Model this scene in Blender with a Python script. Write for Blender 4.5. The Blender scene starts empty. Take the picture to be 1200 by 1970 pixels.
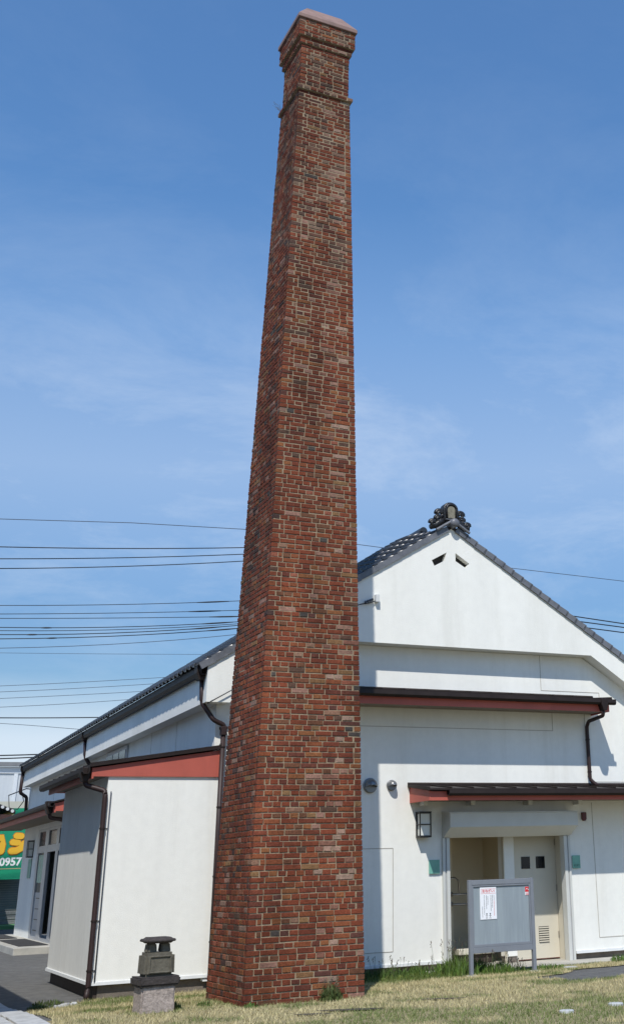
import bpy, bmesh, math, random
from mathutils import Vector, Matrix
R = math.radians
random.seed(7)
scene = bpy.context.scene
C = scene.collection

# ------------------------------------------------------------------ camera
cam_data = bpy.data.cameras.new('camera')
cam = bpy.data.objects.new('camera', cam_data); C.objects.link(cam)
YAW, PITCH, ROLL = R(28.767), R(22.555), R(1.878)
fwd = Vector((math.sin(YAW)*math.cos(PITCH), math.cos(YAW)*math.cos(PITCH), math.sin(PITCH)))
rt0 = Vector((math.cos(YAW), -math.sin(YAW), 0)); dn0 = -rt0.cross(fwd)
rt = math.cos(ROLL)*rt0 + math.sin(ROLL)*dn0
dn = -math.sin(ROLL)*rt0 + math.cos(ROLL)*dn0
m = Matrix((rt, -dn, -fwd)).transposed().to_4x4(); m.translation = Vector((0, 0, 1.6))
cam.matrix_world = m
cam_data.sensor_fit = 'VERTICAL'; cam_data.sensor_height = 36; cam_data.lens = 2225.8/1970*36
cam_data.shift_x = (600-932)/1970; cam_data.shift_y = (737.9-985)/1970
cam_data.clip_start = .1; cam_data.clip_end = 3000
scene.camera = cam

# ------------------------------------------------------------------ light and sky
SUN_DIR = Vector((.555, 1.0, -1.5)).normalized()
SUN_EL = math.asin(-SUN_DIR.z); SUN_AZ = math.atan2(-SUN_DIR.x, -SUN_DIR.y)
sun = bpy.data.objects.new('sun', bpy.data.lights.new('sun', 'SUN')); C.objects.link(sun)
sun.data.energy = 3.45; sun.data.angle = R(.53); sun.data.color = (1, .965, .90)
sun.rotation_euler = SUN_DIR.to_track_quat('-Z', 'Y').to_euler()
sun.location = (-20, -30, 40)
world = bpy.data.worlds.new('World'); scene.world = world; world.use_nodes = True
nt = world.node_tree; nt.nodes.clear()
def N(t, typ, **kw):
    n = t.nodes.new(typ)
    for k, v in kw.items(): setattr(n, k, v)
    return n
wo = N(nt, 'ShaderNodeOutputWorld'); bg = N(nt, 'ShaderNodeBackground'); bg.inputs['Strength'].default_value = .118
sky = N(nt, 'ShaderNodeTexSky', sky_type='NISHITA', sun_disc=False)
sky.sun_elevation = SUN_EL; sky.sun_rotation = SUN_AZ; sky.altitude = 20
sky.air_density = 1.6; sky.dust_density = 0; sky.ozone_density = 8
# thin cirrus and a low cloud bank, laid out by direction over the whole dome
tc = N(nt, 'ShaderNodeTexCoord'); sep = N(nt, 'ShaderNodeSeparateXYZ'); nt.links.new(tc.outputs['Generated'], sep.inputs[0])
def M(t, op, a, b=None, clamp=False):
    n = N(t, 'ShaderNodeMath', operation=op, use_clamp=clamp)
    for i, x in enumerate((a, b)):
        if x is None: continue
        if isinstance(x, (int, float)): n.inputs[i].default_value = x
        else: t.links.new(x, n.inputs[i])
    return n.outputs[0]
def ramp(t, fac, stops):
    n = N(t, 'ShaderNodeValToRGB'); el = n.color_ramp.elements
    while len(el) < len(stops): el.new(.5)
    for e, (p, c) in zip(el, stops):
        e.position = p; e.color = (*c, 1) if len(c) == 3 else c
    if fac is not None: t.links.new(fac, n.inputs[0])
    return n.outputs[0]
zup = M(nt, 'ADD', M(nt, 'MAXIMUM', sep.outputs['Z'], 0.0), .18)
cx = M(nt, 'DIVIDE', sep.outputs['X'], zup); cy = M(nt, 'DIVIDE', sep.outputs['Y'], zup)
comb = N(nt, 'ShaderNodeCombineXYZ'); nt.links.new(cx, comb.inputs[0]); nt.links.new(M(nt, 'MULTIPLY', cy, 1.25), comb.inputs[1]); comb.inputs[2].default_value = 21.7
n1 = N(nt, 'ShaderNodeTexNoise'); n1.inputs['Scale'].default_value = 2.3; n1.inputs['Detail'].default_value = 10; n1.inputs['Roughness'].default_value = .68
n1.inputs['Distortion'].default_value = .25
nt.links.new(comb.outputs[0], n1.inputs['Vector'])
cir = ramp(nt, n1.outputs['Fac'], [(.46, (0, 0, 0)), (.74, (.26, .26, .26))])
n2 = N(nt, 'ShaderNodeTexNoise'); n2.inputs['Scale'].default_value = 3.4; n2.inputs['Detail'].default_value = 8; n2.inputs['Roughness'].default_value = .6
mp = N(nt, 'ShaderNodeMapping'); mp.inputs['Scale'].default_value = (1, 1, 2.6); mp.inputs['Location'].default_value = (.35, .1, .0)
nt.links.new(tc.outputs['Generated'], mp.inputs[0]); nt.links.new(mp.outputs[0], n2.inputs['Vector'])
low = ramp(nt, sep.outputs['Z'], [(0.0, (1, 1, 1)), (.10, (.9, .9, .9)), (.155, (0, 0, 0))])
bank = M(nt, 'MULTIPLY', ramp(nt, n2.outputs['Fac'], [(.36, (0, 0, 0)), (.54, (.80, .80, .80))]), low)
hazev = ramp(nt, sep.outputs['Z'], [(0.0, (.35, .35, .35)), (.07, (.05, .05, .05)), (.20, (.05, .05, .05)), (.31, (.24, .24, .24)), (.42, (.09, .09, .09)), (.52, (0, 0, 0))])
fac = M(nt, 'MAXIMUM', M(nt, 'ADD', M(nt, 'MULTIPLY', cir, ramp(nt, sep.outputs['Z'], [(.14, (.4, .4, .4)), (.25, (1, 1, 1)), (.36, (1, 1, 1)), (.47, (.32, .32, .32)), (.65, (.10, .10, .10))])), hazev), bank, True)
mx = N(nt, 'ShaderNodeMix', data_type='RGBA'); nt.links.new(fac, mx.inputs['Factor'])
wb = N(nt, 'ShaderNodeMix', data_type='RGBA', blend_type='MULTIPLY'); wb.inputs['Factor'].default_value = 1   # camera white balance of the sky
nt.links.new(sky.outputs[0], wb.inputs['A']); wb.inputs['B'].default_value = (.70, .865, .99, 1)
dim = N(nt, 'ShaderNodeMix', data_type='RGBA', blend_type='MULTIPLY'); dim.inputs['Factor'].default_value = 1   # hazier, dimmer air low down
nt.links.new(wb.outputs['Result'], dim.inputs['A']); nt.links.new(ramp(nt, sep.outputs['Z'], [(.02, (.60, .59, .62)), (.20, (.66, .66, .73)), (.42, (1, 1, 1))]), dim.inputs['B'])
nt.links.new(dim.outputs['Result'], mx.inputs['A']); mx.inputs['B'].default_value = (5.3, 5.9, 6.7, 1)
nt.links.new(mx.outputs['Result'], bg.inputs['Color']); nt.links.new(bg.outputs[0], wo.inputs[0])
scene.view_settings.view_transform = 'Standard'; scene.view_settings.look = 'None'
scene.view_settings.gamma = 1; scene.view_settings.exposure = .36; scene.view_settings.use_curve_mapping = False
scene.render.engine = 'CYCLES'
scene.render.resolution_x = 623; scene.render.resolution_y = 1024

# ------------------------------------------------------------------ materials
MATS = {}
def mat(name, col, rough=.6, metal=0, noise=None, bump=None, spec=.5, attr=None, stretch=None, stains=None, emit=None, coat=0, grime=None):
    """col: base colour. noise=(scale, amount): value variation. bump=(scale, strength, distance). stains=(scale, colour, amount)."""
    if name in MATS: return MATS[name]
    mt = bpy.data.materials.new(name); mt.use_nodes = True; t = mt.node_tree
    b = t.nodes['Principled BSDF']; b.inputs['Roughness'].default_value = rough; b.inputs['Metallic'].default_value = metal
    b.inputs['Specular IOR Level'].default_value = spec
    if coat: b.inputs['Coat Weight'].default_value = coat
    tc = N(t, 'ShaderNodeTexCoord'); vec = tc.outputs['Object']
    geo = N(t, 'ShaderNodeNewGeometry'); vec = geo.outputs['Position']
    if stretch:
        mpn = N(t, 'ShaderNodeMapping'); mpn.inputs['Scale'].default_value = stretch
        t.links.new(vec, mpn.inputs[0]); svec = mpn.outputs[0]
    else: svec = vec
    if attr == 'object':
        oi = N(t, 'ShaderNodeObjectInfo'); cur = oi.outputs['Color']
    elif attr:
        an = N(t, 'ShaderNodeAttribute', attribute_name=attr); cur = an.outputs['Color']
    else:
        rgb = N(t, 'ShaderNodeRGB'); rgb.outputs[0].default_value = (*col, 1); cur = rgb.outputs[0]
    if noise:
        nz = N(t, 'ShaderNodeTexNoise'); nz.inputs['Scale'].default_value = noise[0]; nz.inputs['Detail'].default_value = 6; nz.inputs['Roughness'].default_value = .6
        t.links.new(svec, nz.inputs['Vector'])
        a = noise[1]
        v = ramp(t, nz.outputs['Fac'], [(.28, (1-a,)*3), (.72, (1+a,)*3)])
        mxn = N(t, 'ShaderNodeMix', data_type='RGBA', blend_type='MULTIPLY'); mxn.inputs['Factor'].default_value = 1
        t.links.new(cur, mxn.inputs['A']); t.links.new(v, mxn.inputs['B']); cur = mxn.outputs['Result']
    if stains:
        nz = N(t, 'ShaderNodeTexNoise'); nz.inputs['Scale'].default_value = stains[0]; nz.inputs['Detail'].default_value = 8; nz.inputs['Roughness'].default_value = .65
        t.links.new(svec, nz.inputs['Vector'])
        lo = stains[3] if len(stains) > 3 else .52
        v = ramp(t, nz.outputs['Fac'], [(lo, (0, 0, 0)), (lo+.2, (stains[2],)*3)])
        mxn = N(t, 'ShaderNodeMix', data_type='RGBA'); t.links.new(v, mxn.inputs['Factor'])
        t.links.new(cur, mxn.inputs['A']); mxn.inputs['B'].default_value = (*stains[1], 1); cur = mxn.outputs['Result']
    if grime:   # slow weathering: patches of dirt (scale, strength, stretch)
        mpg = N(t, 'ShaderNodeMapping'); mpg.inputs['Scale'].default_value = grime[2]; t.links.new(vec, mpg.inputs[0])
        nz = N(t, 'ShaderNodeTexNoise'); nz.inputs['Scale'].default_value = grime[0]; nz.inputs['Detail'].default_value = 7; nz.inputs['Roughness'].default_value = .65
        t.links.new(mpg.outputs[0], nz.inputs['Vector'])
        v = ramp(t, nz.outputs['Fac'], [(.36, (1-grime[1],)*3), (.62, (1+grime[1]*.35,)*3)])
        mxn = N(t, 'ShaderNodeMix', data_type='RGBA', blend_type='MULTIPLY'); mxn.inputs['Factor'].default_value = 1
        t.links.new(cur, mxn.inputs['A']); t.links.new(v, mxn.inputs['B']); cur = mxn.outputs['Result']
    t.links.new(cur, b.inputs['Base Color'])
    if bump:
        nz = N(t, 'ShaderNodeTexNoise'); nz.inputs['Scale'].default_value = bump[0]; nz.inputs['Detail'].default_value = 5
        t.links.new(vec, nz.inputs['Vector'])
        bn = N(t, 'ShaderNodeBump'); bn.inputs['Strength'].default_value = bump[1]; bn.inputs['Distance'].default_value = bump[2]
        t.links.new(nz.outputs['Fac'], bn.inputs['Height']); t.links.new(bn.outputs[0], b.inputs['Normal'])
    MATS[name] = mt; return mt
m_plaster = mat('plaster', (.80, .795, .745), .88, noise=(.9, .05), bump=(70, .35, .006), stains=(2.2, (.52, .49, .42), .20, .54), stretch=(1.6, 1.6, .12), spec=.25, grime=(7, .03, (1, 1, 1)))
m_gplaster = mat('gable_plaster', (.80, .795, .745), .88, noise=(.7, .05), bump=(50, .35, .007), stains=(1.2, (.55, .54, .48), .24, .5), stretch=(1.5, 1.5, .25), spec=.25, grime=(6, .025, (1, 1, 1)))
m_red = mat('red_paint', (.42, .095, .066), .55, noise=(2.0, .1), stains=(5, (.30, .07, .05), .35, .5), stretch=(1, 1, .5))
m_brown = mat('brown_metal', (.020, .013, .011), .55, noise=(6, .25), spec=.3)
m_soffit = mat('soffit_board', (.23, .19, .145), .8, noise=(3, .1))
m_pipe = mat('brown_pipe', (.034, .019, .018), .5, noise=(4, .2), spec=.35)
m_tile = mat('roof_tile_glaze', (.026, .027, .030), .30, noise=(3, .3), spec=.6)
m_verge = mat('verge_tile_glaze', (.13, .135, .15), .42, noise=(5, .28), stains=(9, (.22, .22, .22), .35))
m_orn = mat('ornament_black', (.016, .016, .018), .38, noise=(14, .4), bump=(30, .4, .02))
m_ornp = mat('ornament_panel', (.19, .175, .13), .7, noise=(20, .35))
m_mortar = mat('mortar', (.285, .22, .145), .95, noise=(14, .25), bump=(60, .6, .008), stains=(2.2, (.14, .10, .07), .6, .52), spec=.2)
BR = dict(rough=.9, noise=(38, .32), bump=(70, .8, .008), stains=(26, (.40, .26, .19), .55, .655), spec=.2, grime=(.95, .42, (1.3, 1.3, .38)))
m_brick = mat('brick_face', (.2, .05, .03), attr='Col', **BR)
m_brick_o = mat('brick_face_single', (.2, .05, .03), attr='object', **BR)
m_cap = mat('cap_concrete', (.245, .155, .13), .75, noise=(5, .14), stains=(4, (.13, .09, .075), .5, .5))
m_conc = mat('concrete', (.42, .40, .35), .9, noise=(3, .16), bump=(60, .5, .01), stains=(2, (.2, .19, .16), .4))
m_plinth = mat('plinth_brown', (.05, .035, .028), .8, noise=(4, .25))
m_plinthc = mat('plinth_concrete', (.16, .135, .11), .9, noise=(5, .25), bump=(50, .5, .01))
m_flash = mat('flashing', (.62, .63, .62), .5, noise=(6, .06))
m_joint = mat('joint_sealant', (.40, .37, .32), .8, noise=(8, .15))
m_asph = mat('asphalt', (.125, .122, .115), .92, noise=(5, .3), bump=(60, 1, .03), stains=(15, (.30, .29, .27), .6, .57))
m_lawn = mat('lawn_soil', (.28, .235, .125), .95, noise=(8, .3), bump=(40, .8, .03), stains=(1.1, (.12, .14, .045), .8, .52))
m_slab = mat('paving_stone', (.42, .42, .41), .85, noise=(6, .22), bump=(50, .6, .01), stains=(7, (.2, .2, .19), .5))
m_grey = mat('grey_paint', (.19, .205, .23), .45, noise=(4, .08))
m_gpanel = mat('grey_panel', (.25, .29, .315), .5, noise=(5, .08), stretch=(5, 5, .4), stains=(2, (.33, .38, .40), .4, .45))
m_white = mat('white_paper', (.80, .81, .83), .7)
m_beige = mat('beige_door', (.60, .56, .46), .5, noise=(2, .04))
m_beigew = mat('beige_wall', (.62, .53, .37), .7, noise=(2, .06))
m_dark = mat('dark_glass', (.010, .011, .013), .12, spec=.4)
m_void = mat('dark_interior', (.02, .018, .016), .8)
m_alu = mat('aluminium', (.46, .47, .48), .4, metal=.3, noise=(5, .08))
m_shut = mat('shutter_cream', (.58, .585, .55), .45, noise=(3, .05))
m_steel = mat('steel_rail', (.36, .33, .29), .3, metal=.8)
m_black = mat('black_metal', (.014, .013, .013), .45)
m_frost = mat('frosted_glass', (.70, .72, .68), .35)
m_green_gl = mat('green_glass', (.16, .40, .32), .25, noise=(8, .12))
m_green = mat('shop_green', (.008, .26, .135), .5, noise=(2, .08))
m_greeng = mat('green_ground', (.10, .25, .10), .9, noise=(2, .2))
m_yellow = mat('yellow_letter', (.78, .44, .03), .5)
m_orange = mat('orange_edge', (.5, .16, .01), .5)
m_signw = mat('white_letter', (.80, .82, .80), .5)
m_shopsh = mat('shop_shutter', (.17, .175, .18), .55, noise=(3, .15))
m_clad = mat('metal_cladding', (.50, .53, .55), .5, noise=(1.5, .08), stretch=(3, 3, .3))
m_cladrib = mat('cladding_batten', (.60, .63, .65), .5)
m_stone_g = mat('granite', (.33, .275, .24), .92, noise=(30, .4), bump=(45, .8, .012), stains=(8, (.15, .125, .115), .55, .52))
m_stone_d = mat('dark_stone', (.045, .037, .034), .9, noise=(14, .35), bump=(30, .8, .012), stains=(9, (.12, .115, .11), .5, .58))
m_stone_o = mat('olive_stone', (.105, .094, .070), .92, noise=(16, .3), bump=(30, .7, .010), stains=(7, (.16, .145, .115), .5, .55))
m_wire = mat('cable_black', (.012, .013, .016), .6)
m_wireg = mat('cable_grey', (.06, .07, .09), .6)
m_pole = mat('pole_concrete', (.36, .35, .33), .85, noise=(3, .1))
m_redink = mat('red_ink', (.60, .02, .025), .6)
m_blackink = mat('black_ink', (.03, .03, .035), .7)
m_grass = mat('grass_blade', (.2, .2, .1), .8, attr='Col', spec=.2)
m_leaf = mat('weed_leaf', (.2, .2, .1), .6, attr='Col', spec=.3)
m_housew = mat('house_wall', (.5, .47, .40), .8, noise=(2, .08))
m_brownw = mat('brown_wood', (.07, .028, .022), .6, noise=(4, .2))
m_cowl = mat('vent_cowl_metal', (.20, .205, .21), .35, metal=.5, noise=(6, .1))
m_tan = mat('notice_card', (.55, .42, .22), .7)
m_skinred = mat('alarm_red', (.09, .012, .012), .4)

# ------------------------------------------------------------------ mesh helpers
class MB:
    def __init__(s): s.v = []; s.f = []; s.c = []
    def add(s, vs, fs, col=None):
        o = len(s.v); s.v += [tuple(p) for p in vs]; s.f += [tuple(i+o for i in f) for f in fs]
        if col is not None: s.c += [col]*len(vs)
        return s
    def box(s, x0, x1, y0, y1, z0, z1, col=None):
        return s.add([(x0, y0, z0), (x1, y0, z0), (x1, y1, z0), (x0, y1, z0), (x0, y0, z1), (x1, y0, z1), (x1, y1, z1), (x0, y1, z1)],
                     [(0, 3, 2, 1), (4, 5, 6, 7), (0, 1, 5, 4), (1, 2, 6, 5), (2, 3, 7, 6), (3, 0, 4, 7)], col)
    def prism(s, poly, axis, a, b):
        """poly: list of 2D points, extruded along axis from a to b (other two axes in xyz order)."""
        def P(p, h):
            return {'x': (h, p[0], p[1]), 'y': (p[0], h, p[1]), 'z': (p[0], p[1], h)}[axis]
        n = len(poly); area = sum(poly[i][0]*poly[(i+1) % n][1]-poly[(i+1) % n][0]*poly[i][1] for i in range(n))
        if (area > 0) == (axis == 'y'): poly = poly[::-1]
        vs = [P(p, a) for p in poly]+[P(p, b) for p in poly]
        fs = [tuple(range(n))[::-1], tuple(range(n, 2*n))]+[(i, (i+1) % n, (i+1) % n+n, i+n) for i in range(n)]
        return s.add(vs, fs)
    def tube(s, path, r, n=8, caps=True, col=None):
        path = [Vector(p) for p in path]; vs = []; fs = []
        up = Vector((0, 0, 1))
        for i, p in enumerate(path):
            d = (path[min(i+1, len(path)-1)]-path[max(i-1, 0)]).normalized()
            a = d.cross(up if abs(d.z) < .95 else Vector((0, 1, 0))).normalized(); b = d.cross(a)
            k = 1.0
            if 0 < i < len(path)-1:
                c = (path[i]-path[i-1]).normalized().dot((path[i+1]-path[i]).normalized()); k = 1/max(.5, math.sqrt((1+c)/2))
            rr = r[i] if isinstance(r, (list, tuple)) else r
            for j in range(n):
                t = 2*math.pi*j/n; vs.append(p+(a*math.cos(t)+b*math.sin(t))*rr*(k if i else 1))
        for i in range(len(path)-1):
            for j in range(n):
                fs.append((i*n+j, i*n+(j+1) % n, (i+1)*n+(j+1) % n, (i+1)*n+j))
        if caps: fs += [tuple(range(n))[::-1], tuple(range((len(path)-1)*n, len(path)*n))]
        return s.add(vs, fs, col)
    def lathe(s, prof, n=16, cx=0, cy=0, axis='z'):
        vs = []; fs = []
        for r, z in prof:
            for j in range(n):
                t = 2*math.pi*j/n; x, y = r*math.cos(t), r*math.sin(t)
                vs.append((cx+x, cy+y, z) if axis == 'z' else (cx+x, z, cy+y))
        for i in range(len(prof)-1):
            for j in range(n): fs.append((i*n+j, i*n+(j+1) % n, (i+1)*n+(j+1) % n, (i+1)*n+j))
        fs += [tuple(range(n))[::-1], tuple(range((len(prof)-1)*n, len(prof)*n))]
        return s.add(vs, fs)
    def mesh(s, name, mt):
        me = bpy.data.meshes.new(name); me.from_pydata(s.v, [], s.f)
        if s.c:
            a = me.color_attributes.new('Col', 'FLOAT_COLOR', 'POINT')
            flat = []
            for c in s.c: flat += [c[0], c[1], c[2], 1.0]
            a.data.foreach_set('color', flat)
        me.materials.append(mt); me.update()
        return me
    def build(s, name, mt, parent=None, bevel=0, smooth=False, seg=2):
        me = s.mesh(name, mt)
        bm = bmesh.new(); bm.from_mesh(me); bmesh.ops.recalc_face_normals(bm, faces=bm.faces); bm.to_mesh(me); bm.free()
        o = bpy.data.objects.new(name, me); C.objects.link(o)
        if parent is not None: o.parent = parent
        if bevel:
            md = o.modifiers.new('bevel', 'BEVEL'); md.width = bevel; md.segments = seg; md.limit_method = 'ANGLE'; md.angle_limit = R(35)
        if smooth:
            me.polygons.foreach_set('use_smooth', [True]*len(me.polygons))
            if smooth != 'all':
                try: me.set_sharp_from_angle(angle=R(smooth))
                except Exception: pass
        return o
def empty(name, loc=(0, 0, 0), rz=0, parent=None):
    o = bpy.data.objects.new(name, None); C.objects.link(o); o.location = loc; o.rotation_euler = (0, 0, rz); o.empty_display_size = .2
    if parent is not None: o.parent = parent
    return o
def tag(o, label=None, cat=None, group=None, kind=None):
    for k, v in (('label', label), ('category', cat), ('group', group), ('kind', kind)):
        if v: o[k] = v
    return o
def bx(name, mt, parent, x0, x1, y0, y1, z0, z1, bevel=0):
    return MB().box(x0, x1, y0, y1, z0, z1).build(name, mt, parent, bevel)
def sstep(a, b, t):
    t = max(0, min(1, (t-a)/(b-a))); return t*t*(3-2*t)
def gz(x, y): return -.10*sstep(16.5, 19.7, y)

# ------------------------------------------------------------------ ground
def axis_pts(a, b, st, far):
    p = [-f for f in reversed(far)] if False else []
    k = a
    while k < b+1e-6: p.append(round(k, 4)); k += st
    return [far[0]]+[far[1]]+p+[far[2]]+[far[3]]
def sheet(name, xs, ys, zf, mt, keep=None):
    b = MB(); nx = len(xs)
    for y in ys:
        for x in xs: b.v.append((x, y, zf(x, y)))
    for j in range(len(ys)-1):
        for i in range(nx-1):
            if keep is None or keep((xs[i]+xs[i+1])/2, (ys[j]+ys[j+1])/2): b.f.append((j*nx+i, j*nx+i+1, (j+1)*nx+i+1, (j+1)*nx+i))
    return b.build(name, mt, smooth='all')
g = sheet('ground', axis_pts(-20, 40, 1, (-900, -120, 130, 900)), axis_pts(-20, 70, .5, (-700, -120, 200, 1500)), gz, m_asph); tag(g, kind='structure', label='dark asphalt ground around the buildings', cat='ground')
def in_patch(x, y):
    # worn asphalt patch by the notice board
    w = .18*math.sin(3.1*x+1.3*y)+.12*math.sin(7.3*y-2.1*x)
    dx, dy = x-12.3, y-17.25
    u = dx*.94+dy*.34; v = -dx*.34+dy*.94
    return (u/2.45)**2+(v/.98)**2 < 1+w
def lawn_keep(x, y):
    if x < 2.78+.05*math.sin(2.3*y): return False
    lim = 19.95 if x > 3.9 else 18.35+1.35*sstep(2.8, 3.8, x)+.06*math.sin(9*x)
    if y > lim: return False
    return not in_patch(x, y)
xs = [2.6+.125*i for i in range(124)]+[18+.8*i for i in range(0, 24)]; ys = [-6+1.0*i for i in range(14)]+[8+.125*i for i in range(97)]
lw = sheet('lawn', xs, ys, lambda x, y: gz(x, y)+.012, m_lawn, lawn_keep); tag(lw, kind='structure', label='dry tan lawn with greener patches', cat='lawn')

# paved path in the lower left corner
path = sheet('path', [-.2, 1.2, 2.74], [10+.5*i for i in range(26)], lambda x, y: gz(x, y)+.006, m_conc)
tag(path, kind='structure', label='stone paved path at the lawn edge', cat='path')
for i in range(2):
    for j in range(20):
        yy = 12.6+.47*j
        x0, x1 = ((1.62, 2.36), (2.385, 2.73))[i]
        if i: yy += .12
        e = .004*random.random()
        s = MB().box(x0+.01, x1-.01, yy, yy+.455, gz(2, yy)+.0, gz(2, yy)+.026+e).build('paving_slab', m_slab, path, bevel=.008)

# ------------------------------------------------------------------ chimney
CH_H = .07307
chim = empty('brick_chimney', (5.896, 16.994, 0), .0136)
tag(chim, 'tall tapering red brick factory chimney standing on the lawn', 'chimney')
def lean(z): return (.0031*z, -.0011*z)
def chw(k):
    z = k*CH_H
    if k < 199: return .835-.02411*z
    if k == 199: return .530
    if k < 213: return .465
    if k < 215: return .500
    return .545
PAL = [((.192, .049, .023), 44), ((.168, .044, .023), 26), ((.218, .064, .027), 15), ((.135, .041, .025), 7), ((.245, .088, .034), 6), ((.155, .062, .032), 7), ((.078, .062, .052), 1.1), ((.112, .058, .038), 3), ((.25, .13, .08), 1.1), ((.235, .12, .052), 1.6)]
PW = [p[1] for p in PAL]
def brick_col(fx, face, k, L):
    if face == 0 and fx > .55 and random.random() < (.20 if L < .17 else .07): c = random.choice([(.27, .14, .095), (.23, .10, .065), (.33, .20, .14), (.22, .09, .055)])
    elif k > 150 and random.random() < .28: c = random.choice([(.19, .095, .06), (.15, .072, .046), (.22, .13, .085), (.11, .06, .042)])
    elif face == 3 and random.random() < .12: c = random.choice([(.26, .15, .105), (.085, .045, .036), (.24, .085, .045)])
    else: c = random.choices([p[0] for p in PAL], PW)[0]
    j = random.uniform(.89, 1.11); hmix = random.uniform(.96, 1.05)
    return (c[0]*j*.89, c[1]*j*hmix*.93, c[2]*j*hmix*.98)
def brick_geo(L, D, H, jit):
    """brick with its outer face at y=0 looking to -y, centre at origin in x and z."""
    r = lambda a: random.uniform(-a, a)
    e = .005
    back = [(-L/2, D, -H/2), (L/2, D, -H/2), (L/2, D, H/2), (-L/2, D, H/2)]
    jx = [(r(jit), r(jit*.6)) for _ in range(4)]
    sg = [(-1, -1), (1, -1), (1, 1), (-1, 1)]
    mid = [(s*L/2+a, e+.002, t*H/2+b) for (s, t), (a, b) in zip(sg, jx)]
    fr = [(s*(L/2-e)+a, r(.0015), t*(H/2-e)+b) for (s, t), (a, b) in zip(sg, jx)]
    vs = back+mid+fr
    fs = [(8, 9, 10, 11)]
    for i in range(4):
        j = (i+1) % 4; fs += [(4+i, 4+j, 8+j, 8+i), (i, j, 4+j, 4+i)]
    return vs, fs
core = MB()
cuts = [0, 199, 199, 200, 200, 213, 213, 215, 215, 220]
for a, b_ in zip(cuts[::2], cuts[1::2]):
    z0, z1 = a*CH_H-(.15 if a == 0 else 0), b_*CH_H
    w0, w1 = chw(a)-.0055, (chw(b_-1)-.0055)
    vs = []
    for z, w in ((z0, w0), (z1, w1)):
        lx, ly = lean(z); vs += [(lx-w, ly-w, z), (lx+w, ly-w, z), (lx+w, ly+w, z), (lx-w, ly+w, z)]
    core.add(vs, [(0, 3, 2, 1), (4, 5, 6, 7), (0, 1, 5, 4), (1, 2, 6, 5), (2, 3, 7, 6), (3, 0, 4, 7)])
core.build('mortar_core', m_mortar, chim)
variants = []
for i in range(10):
    vs, fs = brick_geo(.238, .1, .0605, .0035); variants.append(MB().add(vs, fs).mesh('brick', m_brick_o))
rest = MB(); singles = 0; allb = []
for k in range(220):
    w = chw(k); zc = (k+.5)*CH_H; lx, ly = lean(zc)
    stretcher = (k % 2 == 0)
    unit = .250 if stretcher else .128
    for face in range(4):
        full = (face % 2 == 0) == (k % 2 == 0)
        half = w if full else w-.112
        Lt = 2*half
        # lay the run
        ph = unit*(random.choice([.74, .72, .76, .5]) if stretcher else random.choice([1, 1, 1, .55]))
        cuts_ = [0.0]; x = ph
        while x < Lt-.06:
            cuts_.append(x)
            u = unit*random.uniform(.965, 1.035)
            q = random.random()
            if stretcher and q < .05: u = .125
            elif not stretcher and q < .03: u = .25
            x += u
        if Lt-cuts_[-1] < .07 and len(cuts_) > 1: cuts_.pop()
        cuts_.append(Lt)
        ang = [0, math.pi/2, math.pi, -math.pi/2][face]
        for i in range(len(cuts_)-1):
            a, b_ = cuts_[i], cuts_[i+1]
            jl = .0125*random.uniform(.7, 1.35)
            ja = 0 if (i == 0 and full) else jl/2; jb = 0 if (i == len(cuts_)-2 and full) else jl/2
            L = b_-a-ja-jb; xc = -half+(a+ja+b_-jb)/2
            H = CH_H-.0138*random.uniform(.75, 1.35); zj = random.uniform(-.0014, .0014)
            out = random.uniform(-.0015, .0065)
            sp = random.random()
            col = brick_col((a+b_)/2/Lt, face, k, b_-a)
            if sp < (.10 if face == 3 else .045):
                out -= random.uniform(.001, .005)
                col = random.choice([col, (.28, .15, .11), (.10, .04, .03), (.24, .08, .048)])
            allb.append((k, face, ang, xc, w+out, zc+zj, lx, ly, L, H, col))
for (k, face, ang, xc, off, z, lx, ly, L, H, col) in allb:
    ca, sa = math.cos(ang), math.sin(ang)
    px, py = xc*ca+off*sa, xc*sa-off*ca
    if face == 0 and L > .19 and singles < 300 and abs(xc) < 2:
        singles += 1
        o = bpy.data.objects.new('brick', random.choice(variants)); C.objects.link(o); o.parent = chim
        o.location = (lx+px, ly+py, z); o.rotation_euler = (0, 0, ang); o.scale = (L/.238, 1, H/.0605)
        o.color = (*col, 1)
    else:
        vs, fs = brick_geo(L, .1, H, .0035)
        rest.add([(lx+px+x*ca-y*sa, ly+py+x*sa+y*ca, z+q) for x, y, q in vs], fs, col)
rb = rest.build('brick_courses', m_brick, chim); rb['kind'] = 'stuff'
zc0 = 220*CH_H; lx, ly = lean(zc0)
cp = MB(); prof = [(.578, zc0+.002), (.578, zc0+.078), (.350, zc0+.425), (.335, zc0+.43)]
for w, z in prof:
    cp.v += [(lx-w, ly-w, z), (lx+w, ly-w, z), (lx+w, ly+w, z), (lx-w, ly+w, z)]
for i in range(len(prof)-1):
    for j in range(4): cp.f.append((i*4+j, i*4+(j+1) % 4, i*4+4+(j+1) % 4, i*4+4+j))
cp.f += [(3, 2, 1, 0), (12, 13, 14, 15)]
cp.build('cap', m_cap, chim, bevel=.012)
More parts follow.
